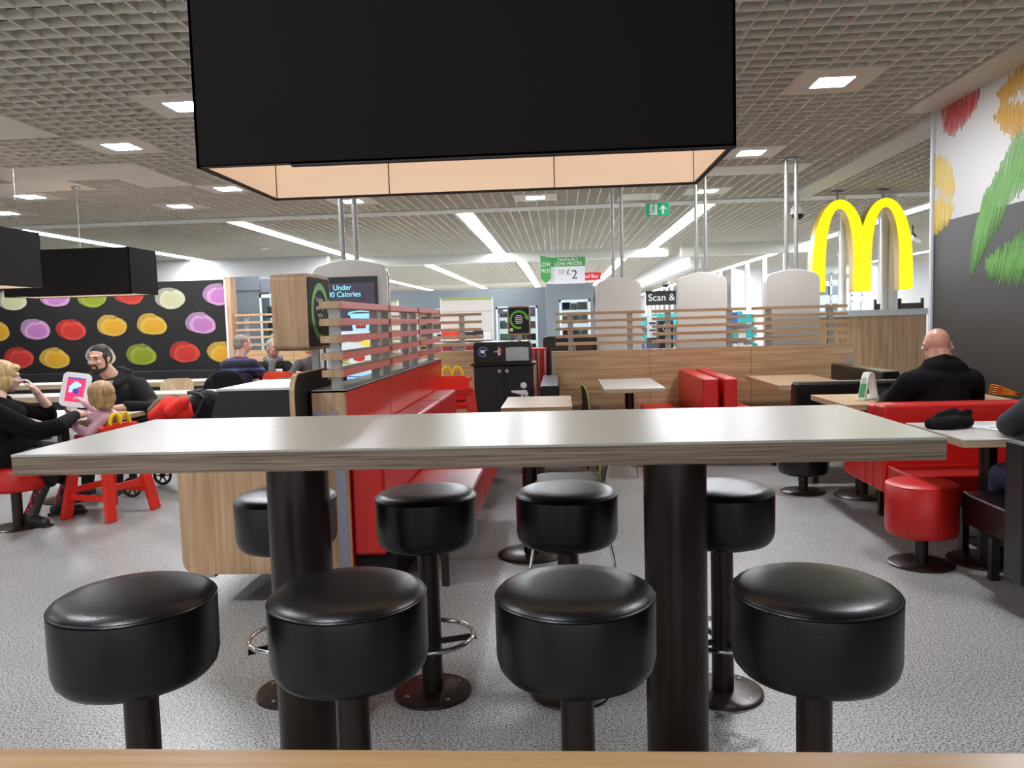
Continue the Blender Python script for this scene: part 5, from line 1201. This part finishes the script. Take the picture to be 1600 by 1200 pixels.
mb = MB(); mb.ell(P(0, -.025, .035), (.094, .106, .09), F, 24, 16); mb.ell(P(0, -.06, -.02), (.09, .066, .09), F, 24, 16); limb(mb, [P(.05, -.09, -.08), P(.02, -.105, -.1), P(-.03, -.1, -.09), P(-.065, -.07, -.085)], [.022, .022, .022, .02]); mb.ell(P(.064, .0, -.02), (.03, .05, .06), F); mb.ell(P(-.064, .0, -.02), (.03, .05, .06), F); mb.ell(P(0, .055, .06), (.05, .04, .028), F)
organic('hair', mb, 'hair_child', r, .006, 2)
mb = MB(); limb(mb, [V(-3.45, 5.86, .56), V(-3.45, 5.85, .66), V(-3.45, 5.84, .74)], [.115, .115, .1]); mb.ell((-3.45, 5.84, .76), (.125, .12, .06))
limb(mb, [V(-3.4, 5.76, .76), V(-3.48, 5.68, .66), V(-3.61, 5.73, .695)], [.045, .042, .03]); limb(mb, [V(-3.5, 5.91, .77), V(-3.6, 6.0, .80), V(-3.72, 6.05, .85)], [.045, .038, .028])
organic('jumper', mb, 'pink_knit', r, .008, 3)
mb = MB()
for s in (-1, 1): limb(mb, [V(-3.47, 5.86 + .06 * s, .555), V(-3.62, 5.9 + .08 * s, .55), V(-3.655, 5.92 + .09 * s, .38)], [.06, .045, .034])
organic('leggings', mb, 'pink_knit', r, .008, 3)
for s in (-1, 1):
    mb = MB(); a = V(-3.655, 5.92 + .09 * s, .335); limb(mb, [a, a + V(-.06, .02, -.008)], [.032, .028]); organic('shoe', mb, 'shoe_dark', r, .006, 2)
r.location.x -= .045
# --- bald man from behind
r = person('bald man in a black coat seen from behind at the red bench', (2.52, 5.48, 0))
hc = V(2.545, 5.54, 1.15); fw_ = V(.12, .95, -.36)
hd = [lambda mb: (limb(mb, [V(2.36, 5.85, .79), V(2.45, 5.93, .782)], [.03, .026]), hand(mb, V(2.46, 5.94, .785), V(.3, .9, -.02), V(0, 0, -1), 1, 1, .3)),
      lambda mb: (limb(mb, [V(2.74, 5.85, .79), V(2.66, 5.93, .782)], [.03, .026]), hand(mb, V(2.65, 5.94, .785), V(-.25, .9, -.02), V(0, 0, -1), 1, -1, .3))]
P, F = build_head(r, hc, fw_, 'skin_pink', 1.04, V(2.55, 5.46, 1.02), extra=lambda mb: (mb.ell((2.55, 5.45, 1.0), (.12, .09, .05))), hands=hd, nr=.068, inner=[[(2.54, 5.44, 0.98), (2.34, 5.44, 0.9), (2.28, 5.58, 0.77), (2.36, 5.85, 0.79)], [(2.54, 5.44, 0.98), (2.71, 5.44, 0.91), (2.79, 5.58, 0.77), (2.74, 5.85, 0.79)], [(2.54, 5.44, 0.98), (2.52, 5.48, 0.55)], [(2.52, 5.48, 0.55), (2.42, 5.5, 0.53), (2.4, 5.9, 0.51), (2.39, 5.92, 0.1)], [(2.52, 5.48, 0.55), (2.62, 5.5, 0.53), (2.66, 5.9, 0.51), (2.67, 5.92, 0.1)]])
for s in (-1, 1): MB().ell(P(.088 * s, -.006, -.012) - r.location, (.011, .011, .011)).build('earbud', 'white_gloss', r, smooth=True)
mb = MB(); limb(mb, [V(2.5, 5.46, .52), V(2.52, 5.43, .7), V(2.53, 5.44, .86)], [.185, .19, .17]); mb.ell((2.52, 5.44, .91), (.275, .15, .12)); mb.ell((2.5, 5.46, .6), (.25, .19, .2)); mb.ell((2.54, 5.43, 1.0), (.16, .095, .08))
limb(mb, [V(2.33, 5.44, .9), V(2.265, 5.56, .76), V(2.3, 5.72, .785), V(2.37, 5.86, .795)], [.095, .078, .062, .045]); limb(mb, [V(2.71, 5.44, .91), V(2.79, 5.56, .76), V(2.78, 5.74, .785), V(2.72, 5.86, .795)], [.095, .078, .062, .045])
limb(mb, [V(2.45, 5.45, 1.04), V(2.54, 5.415, 1.07), V(2.64, 5.46, 1.04)], [.036, .038, .036])
organic('coat', mb, 'coat_black', r, .011, 4)
mb = MB()
for s in (-1, 1): limb(mb, [V(2.52 + .1 * s, 5.5, .53), V(2.53 + .13 * s, 5.9, .51), V(2.53 + .14 * s, 5.92, .12)], [.105, .08, .05])
organic('trousers', mb, 'trouser', r, .012, 3)
for s in (-1, 1): shoe('shoe', r, V(2.53 + .14 * s, 5.88, 0), V(2.53 + .15 * s, 6.06, 0))
# --- person at the right edge, mostly outside the view
r = person('person at the right edge, dark sleeve resting on the ivory table', (2.5, 3.95, 0))
hc = V(2.56, 4.05, 1.27); fw_ = V(-.1, .95, -.25)
hd = [lambda mb: (limb(mb, [V(2.47, 4.3, .79), V(2.52, 4.38, .778)], [.03, .026]), hand(mb, V(2.53, 4.39, .778), V(.4, .9, 0), V(0, 0, -1), 1, 1, .3)),
      lambda mb: (limb(mb, [V(2.74, 4.3, .79), V(2.68, 4.36, .778)], [.03, .026]), hand(mb, V(2.67, 4.37, .778), V(-.4, .9, 0), V(0, 0, -1), 1, -1, .3))]
P, F = build_head(r, hc, fw_, 'skin', 1.0, V(2.55, 3.97, 1.08), extra=lambda mb: mb.ell((2.55, 3.96, 1.03), (.11, .08, .05)), hands=hd, inner=[[(2.54, 3.95, 1.0), (2.36, 3.96, 0.95), (2.26, 4.09, 0.82), (2.47, 4.3, 0.79)], [(2.54, 3.95, 1.0), (2.72, 3.96, 0.95), (2.81, 4.14, 0.82), (2.74, 4.3, 0.79)], [(2.54, 3.95, 1.0), (2.52, 3.98, 0.57)], [(2.52, 3.98, 0.57), (2.44, 4.0, 0.54), (2.34, 4.3, 0.51), (2.42, 4.52, 0.1)], [(2.52, 3.98, 0.57), (2.64, 4.0, 0.54), (2.68, 4.34, 0.52), (2.66, 4.52, 0.1)]])
mb = MB(); mb.ell(P(0, -.03, .04), (.086, .1, .085), F); organic('hair', mb, 'hair_dark', r, .006, 2)
mb = MB(); limb(mb, [V(2.52, 3.98, .56), V(2.54, 3.96, .75), V(2.54, 3.95, .92)], [.15, .155, .14]); mb.ell((2.54, 3.95, .94), (.2, .12, .1))
limb(mb, [V(2.36, 3.96, .96), V(2.3, 4.0, .90), V(2.245, 4.1, .815)], [.08, .072, .062]); limb(mb, [V(2.245, 4.1, .815), V(2.35, 4.24, .80), V(2.47, 4.31, .79)], [.06, .052, .042]); limb(mb, [V(2.72, 3.96, .96), V(2.82, 4.14, .82), V(2.74, 4.31, .79)], [.08, .062, .042])
organic('jumper', mb, 'slate_sleeve', r, .01, 4)
mb = MB(); limb(mb, [V(2.44, 4.0, .54), V(2.33, 4.3, .51), V(2.42, 4.52, .14)], [.1, .075, .05]); limb(mb, [V(2.64, 4.0, .54), V(2.68, 4.34, .52), V(2.66, 4.52, .14)], [.1, .075, .05]); organic('jeans', mb, 'denim', r, .011, 3)
shoe('shoe', r, V(2.41, 4.52, 0), V(2.40, 4.74, 0), sole='white'); shoe('shoe', r, V(2.66, 4.52, 0), V(2.66, 4.74, 0), sole='white')
# --- grey-haired man in the striped sweater
r = person('grey-haired man in a navy striped sweater seen from behind', (-4.02, 9.72, 0))
hc = V(-4.0, 9.82, 1.21); fw_ = V(.72, .68, -.12)
hd = [lambda mb: (limb(mb, [V(-3.62, 9.98, .8), V(-3.56, 10.04, .79)], [.03, .026]), hand(mb, V(-3.55, 10.05, .785), V(.5, .8, 0), V(0, 0, -1), 1, 1, .4)),
      lambda mb: (limb(mb, [V(-3.9, 10.08, .8), V(-3.8, 10.14, .79)], [.03, .026]), hand(mb, V(-3.79, 10.14, .785), V(.8, .4, 0), V(0, 0, -1), 1, -1, .4))]
P, F = build_head(r, hc, fw_, 'skin', 1.0, V(-4.02, 9.76, 1.05), brows='hair_grey', extra=lambda mb: mb.ell((-4.02, 9.75, 1.0), (.1, .09, .05)), hands=hd, nr=.062, inner=[[(-4.02, 9.74, 0.99), (-4.19, 9.78, 0.94), (-4.21, 9.97, 0.8), (-3.9, 10.08, 0.8)], [(-4.02, 9.74, 0.99), (-3.85, 9.69, 0.94), (-3.73, 9.8, 0.79), (-3.62, 9.98, 0.8)], [(-4.02, 9.74, 0.99), (-4.02, 9.71, 0.57)], [(-4.02, 9.71, 0.57), (-4.1, 9.75, 0.54), (-3.91, 10.09, 0.5), (-3.95, 10.12, 0.1)], [(-4.02, 9.71, 0.57), (-3.93, 9.72, 0.54), (-3.73, 9.97, 0.5), (-3.74, 10.02, 0.1)]])
mb = MB(); mb.ell(P(0, -.03, .045), (.088, .098, .082), F); mb.ell(P(0, -.06, -.01), (.084, .062, .075), F); organic('hair', mb, 'hair_grey', r, .007, 1)
mb = MB(); limb(mb, [P(-.065, -.0, -.118), P(0, -.07, -.105), P(.065, -.0, -.118)], [.026, .034, .026]); organic('collar', mb, 'shirt_blue', r, .007, 2)
mb = MB(); limb(mb, [V(-4.03, 9.7, .55), V(-4.03, 9.7, .76), V(-4.03, 9.72, .92)], [.17, .17, .15]); mb.ell((-4.03, 9.72, .94), (.25, .15, .12)); mb.ell((-4.02, 9.76, 1.0), (.13, .11, .07))
limb(mb, [V(-4.2, 9.78, .94), V(-4.22, 9.98, .8), V(-3.92, 10.08, .8)], [.085, .066, .045]); limb(mb, [V(-3.84, 9.68, .95), V(-3.72, 9.8, .78), V(-3.62, 9.98, .8)], [.085, .066, .045]); organic('sweater', mb, 'striped', r, .011, 3)
mb = MB(); limb(mb, [V(-4.1, 9.75, .54), V(-3.9, 10.1, .5), V(-3.95, 10.12, .12)], [.1, .075, .05]); limb(mb, [V(-3.93, 9.72, .54), V(-3.72, 9.98, .5), V(-3.74, 10.02, .12)], [.1, .075, .05]); organic('trousers', mb, 'trouser', r, .012, 3)
shoe('shoe', r, V(-3.97, 10.1, 0), V(-3.86, 10.24, 0)); shoe('shoe', r, V(-3.75, 10.0, 0), V(-3.64, 10.14, 0))
# --- person with glasses and scarf
r = person('grey-haired person with glasses, grey scarf and dark coat beyond the cup', (-3.86, 10.75, 0))
hc = V(-3.83, 10.7, 1.115); fw_ = V(.72, -.66, -.02)
hd = [lambda mb: (limb(mb, [V(-3.5, 10.5, .8), V(-3.42, 10.38, .79)], [.03, .026]), hand(mb, V(-3.41, 10.36, .785), V(.6, -.6, .1), V(0, 0, -1), 1, 1, .3))]
P, F = build_head(r, hc, fw_, 'skin_pink', .98, V(-3.86, 10.76, .96), brows='hair_grey', extra=lambda mb: mb.ell((-3.87, 10.76, .9), (.1, .09, .04)), hands=hd, inner=[[(-3.87, 10.76, 0.9), (-3.68, 10.74, 0.86), (-3.59, 10.64, 0.75), (-3.5, 10.5, 0.8)], [(-3.87, 10.76, 0.9), (-3.87, 10.78, 0.57)], [(-3.87, 10.78, 0.57), (-3.95, 10.75, 0.54), (-3.9, 10.4, 0.5), (-3.9, 10.4, 0.1)], [(-3.87, 10.78, 0.57), (-3.78, 10.75, 0.54), (-3.7, 10.4, 0.5), (-3.7, 10.4, 0.1)]])
mb = MB(); mb.ell(P(0, -.035, .045), (.09, .098, .085), F); mb.ell(P(.0, -.05, -.02), (.09, .06, .08), F); organic('hair', mb, 'hair_grey', r, .007, 1)
mb = MB(); o = r.location
for s in (-1, 1): mb.tube([P((.032 + .024 * math.cos(R(a))) * s, .1, .008 + .018 * math.sin(R(a))) - o for a in range(0, 360, 24)], .0022, 6, closed=True); mb.tube([P(.056 * s, .1, .01) - o, P(.086 * s, .0, .01) - o], .002, 6)
mb.build('glasses', 'black_ink', r)
mb = MB(); limb(mb, [V(-3.95, 10.72, .97), V(-3.86, 10.66, .93), V(-3.76, 10.72, .96), V(-3.8, 10.84, .98), V(-3.93, 10.84, .99), V(-3.95, 10.72, .97)], [.045] * 6); limb(mb, [V(-3.84, 10.65, .93), V(-3.85, 10.62, .76)], [.05, .045]); organic('scarf', mb, 'scarf', r, .008, 2)
mb = MB(); limb(mb, [V(-3.87, 10.78, .55), V(-3.87, 10.77, .72), V(-3.87, 10.77, .84)], [.17, .17, .15]); mb.ell((-3.87, 10.77, .85), (.24, .14, .11))
limb(mb, [V(-3.67, 10.74, .86), V(-3.58, 10.64, .74), V(-3.5, 10.5, .8)], [.08, .062, .042]); limb(mb, [V(-4.06, 10.74, .86), V(-4.1, 10.56, .76), V(-3.95, 10.42, .8)], [.08, .062, .042]); organic('coat', mb, 'jacket_black', r, .011, 4)
mb = MB(); limb(mb, [V(-3.95, 10.75, .54), V(-3.9, 10.4, .5), V(-3.9, 10.4, .1)], [.1, .075, .05]); limb(mb, [V(-3.78, 10.75, .54), V(-3.7, 10.4, .5), V(-3.7, 10.4, .1)], [.1, .075, .05]); organic('trousers', mb, 'trouser', r, .012, 3)
r.location.x -= .1; r.location.z += .015
t = thing('bench', 'seat under the person with glasses, against the far oak partition', 'bench', (-3.5, 10.9, 0)); MB().box(-.9, .9, -.25, .25, 0, .46).build('seat', 'vinyl_black', t, bevel=.015)
# --- person in the grey jumper, half hidden by the kiosk
r = person('person in a grey jumper half hidden behind the order kiosk, hands on the table', (-3.1, 10.55, 0))
hc = V(-3.08, 10.5, 1.16); fw_ = V(-.8, -.55, -.05)
hd = [lambda mb: (limb(mb, [V(-3.3, 10.25, .8), V(-3.38, 10.2, .785)], [.03, .026]), hand(mb, V(-3.4, 10.18, .782), V(-1, -.1, .1), V(0, 0, -1), 1, 1, .3))]
P, F = build_head(r, hc, fw_, 'skin_pink', 1.0, V(-3.06, 10.56, 1.0), brows='hair_grey', extra=lambda mb: mb.ell((-3.07, 10.56, .94), (.1, .09, .05)), hands=hd, inner=[[(-3.07, 10.56, 0.94), (-3.24, 10.5, 0.9), (-3.3, 10.36, 0.79), (-3.3, 10.25, 0.8)], [(-3.07, 10.56, 0.94), (-3.08, 10.57, 0.57)], [(-3.08, 10.57, 0.57), (-3.16, 10.55, 0.54), (-3.14, 10.2, 0.5), (-3.14, 10.2, 0.1)], [(-3.08, 10.57, 0.57), (-3.0, 10.55, 0.54), (-2.96, 10.2, 0.5), (-2.96, 10.2, 0.1)]])
mb = MB(); mb.ell(P(0, -.03, .045), (.088, .098, .082), F); organic('hair', mb, 'hair_grey', r, .007, 1)
mb = MB(); limb(mb, [V(-3.08, 10.58, .55), V(-3.08, 10.57, .75), V(-3.08, 10.56, .88)], [.16, .16, .14]); mb.ell((-3.08, 10.56, .89), (.22, .13, .11))
limb(mb, [V(-3.24, 10.5, .9), V(-3.3, 10.36, .78), V(-3.3, 10.25, .8)], [.08, .062, .042]); limb(mb, [V(-2.9, 10.54, .9), V(-2.86, 10.36, .78), V(-3.0, 10.25, .8)], [.08, .062, .042]); organic('jumper', mb, 'grey_knit', r, .011, 4)
mb = MB(); limb(mb, [V(-3.16, 10.55, .54), V(-3.14, 10.2, .5), V(-3.14, 10.2, .1)], [.1, .075, .05]); limb(mb, [V(-3.0, 10.55, .54), V(-2.96, 10.2, .5), V(-2.96, 10.2, .1)], [.1, .075, .05]); organic('trousers', mb, 'trouser', r, .012, 3)
r.location.x -= .27
